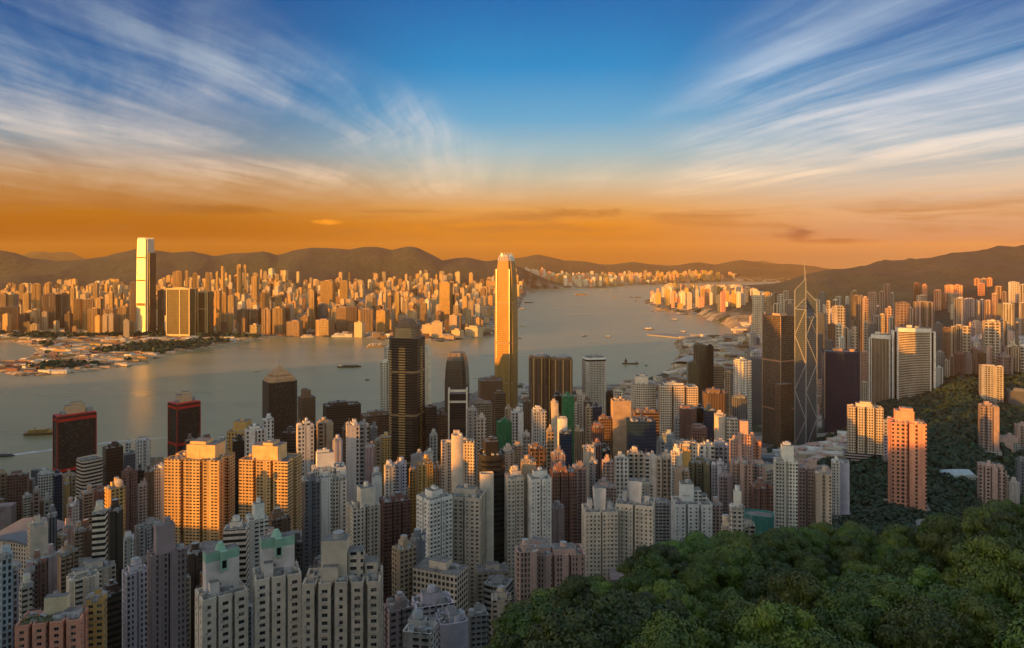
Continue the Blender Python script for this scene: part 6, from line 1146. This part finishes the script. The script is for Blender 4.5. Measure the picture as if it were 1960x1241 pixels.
# ------------------------------------------------------------------ labels
CW = dict(white='white', cream='cream', beige='beige', tan='tan', pink='pinkish', salmon='salmon pink', brick='dark brick', mauve='mauve', grey='grey', brown='brown', dark_brown='dark brown', navy='navy', black='black', gold='golden', green='green', teal='teal', pale_blue='pale blue', lilac='lilac', olive='olive', silver='silver', slate='slate grey')
LM = [('silver white giant tower', 279, 560), ('gold framed far tower', 346, 600), ('domed black tower', 779, 740), ('tallest golden tower', 969, 640), ('rounded dark tower', 875, 720), ('bronze twin towers', 1054, 730), ('white dotted tower', 1138, 720), ('square brown tower', 1490, 690), ('twin masted tower', 1543, 600), ('blue black glass block', 1610, 740), ('broad striped tower', 1750, 690), ('salmon tower', 1736, 880), ('wide red banded tower', 143, 850), ('narrow red banded tower', 352, 810), ('pyramid topped tower', 535, 760), ('golden three winged block', 380, 950), ('golden round winged tower', 515, 950), ('large white valley tower', 863, 1020), ('green rimmed pair', 475, 1150), ('wide mauve tower', 320, 1120), ('salmon block', 100, 1200), ('cream concave slab', 875, 900), ('twin winged pale tower', 1182, 1010), ('green netted tower', 1086, 800), ('white hotel tower', 1231, 770), ('tan cut out tower', 1188, 820), ('pinkish ribbed tower', 1557, 950), ('grey concave slab', 1896, 730), ('pale pink ribbed tower', 1896, 930), ('olive striped tower', 1339, 700), ('dark slab at left edge', 35, 950), ('green netted block', 964, 830), ('black crowned tower', 941, 960), ('white tower behind the forest crest', 1323, 990), ('wide mauve slab', 1768, 600), ('dark brick tower', 756, 1000), ('banded folded roof tower', 171, 910), ('tall white cross tower', 1421, 740), ('slender golden slab', 597, 600), ('golden square far tower', 854, 570)]
seen = {}
for r in BL:
    o = r['root']; o['category'] = o.get('category') or r['cat'] or ('apartment tower' if o.name.startswith('apartment') else 'office tower')
    if r.get('group'): o['group'] = r['group']
    if r['label']: o['label'] = r['label']; seen.setdefault(r['label'], []).append(o); continue
    ds = sorted(LM, key=lambda l: (l[1] - r['px']) ** 2 + ((l[2] - r['y'] - 30) * 1.2) ** 2); nm, lx, ly = ds[0]; dx = r['px'] - lx; dy = (r['y'] + 30) - ly
    rel = ('right of' if dx > 0 else 'left of') if abs(dx) > abs(dy) * .6 else ('just below' if dy > 0 else 'behind and above')
    sz = 'thin' if r['w'] < 13 else 'narrow' if r['w'] < 22 else 'mid sized' if r['w'] < 34 else 'wide'
    shp = dict(box='', oct='chamfered ', round='rounded ', cyl='round ', curve='curved front ', concave='concave ', cross='cross shaped ', bay2='two bay ', bay3='three bay ', bay4='four bay ').get(r['pk'], '') if r['w'] > 11 else ''
    tp = {'res': 'apartment tower', 'res2': 'apartment tower', 'res3': 'ribbed apartment tower', 'glass': 'glass tower', 'band': 'banded office tower', 'fin': 'finned tower', 'grid': 'gridded office tower', 'net': 'netted tower', 'paint': 'blank walled tower', 'port': 'tower'}.get(r['style'], 'tower')
    if len(nm.split()) > 4: nm = ' '.join(nm.split())
    r['base'] = f"{sz} {CW.get(r['c'], 'pale')} {shp}{tp} {rel} the {nm}"; r['dist'] = math.hypot(dx, dy); seen.setdefault(r['base'], []).append((r, o))
ORD = ['closest', 'second closest', 'third closest', 'fourth closest', 'fifth closest', 'sixth closest', 'seventh closest', 'eighth closest', 'ninth closest', 'tenth closest']
def shorten(k):
    for a_, b_ in ((' sized', ''), (' blank walled', ' blank'), (' curved front', ' curved'), (' ribbed apartment', ' apartment'), (' gridded office', ' office'), ('just ', ''), (' cross shaped', ''), (' mid', ''), (' wide', ''), (' narrow', ''), (' apartment tower', ' tower')):
        if len(k.split()) > 16: k = k.replace(a_, b_)
    return k
for k, v in seen.items():
    v = [x for x in v if isinstance(x, tuple)]
    if len(v) == 1: v[0][1]['label'] = shorten(k)
    elif v:
        v.sort(key=lambda q: q[0]['dist'])
        for i, (r, o) in enumerate(v): o['label'] = shorten((ORD[i] + ' ' if i < 10 else 'farther ') + k)
bright = []
TL.sort(key=lambda q: (round(q[3] / 30), q[1]))
TG = 'broadleaf trees covering the near slope'
for o, px, y, D in TL:
    band = 'on the forest crest' if y < np.interp(px, [850, 1000, 1150, 1300, 1450, 1600, 1700, 1850, 1960], [1250, 1185, 1130, 1062, 1050, 1040, 1040, 1022, 975]) else ('low on the slope' if y > 1165 else 'on the mid slope')
    under = 'under the cream wings' if px < 1060 else 'below the twin winged tower' if px < 1260 else 'below the white block tower' if px < 1400 else 'below the netted building' if px < 1490 else 'below the pinkish ribbed tower' if px < 1640 else 'under the salmon tower' if px < 1800 else 'below the pale pink tower'
    tag(o, f'round green tree {band} {under}', 'tree', f'trees {band}, {under}')
from collections import Counter
cnt = Counter(r['root'].get('label') for r in BL); print('dup labels', [(k, n) for k, n in cnt.items() if n > 1][:10], 'towers', len(BL), 'max words', max(len(str(r['root'].get('label')).split()) for r in BL))
print('long', [l for l in cnt if len(str(l).split()) > 16]); print('stats', Counter(r['root'].name.split('.')[0] for r in BL))
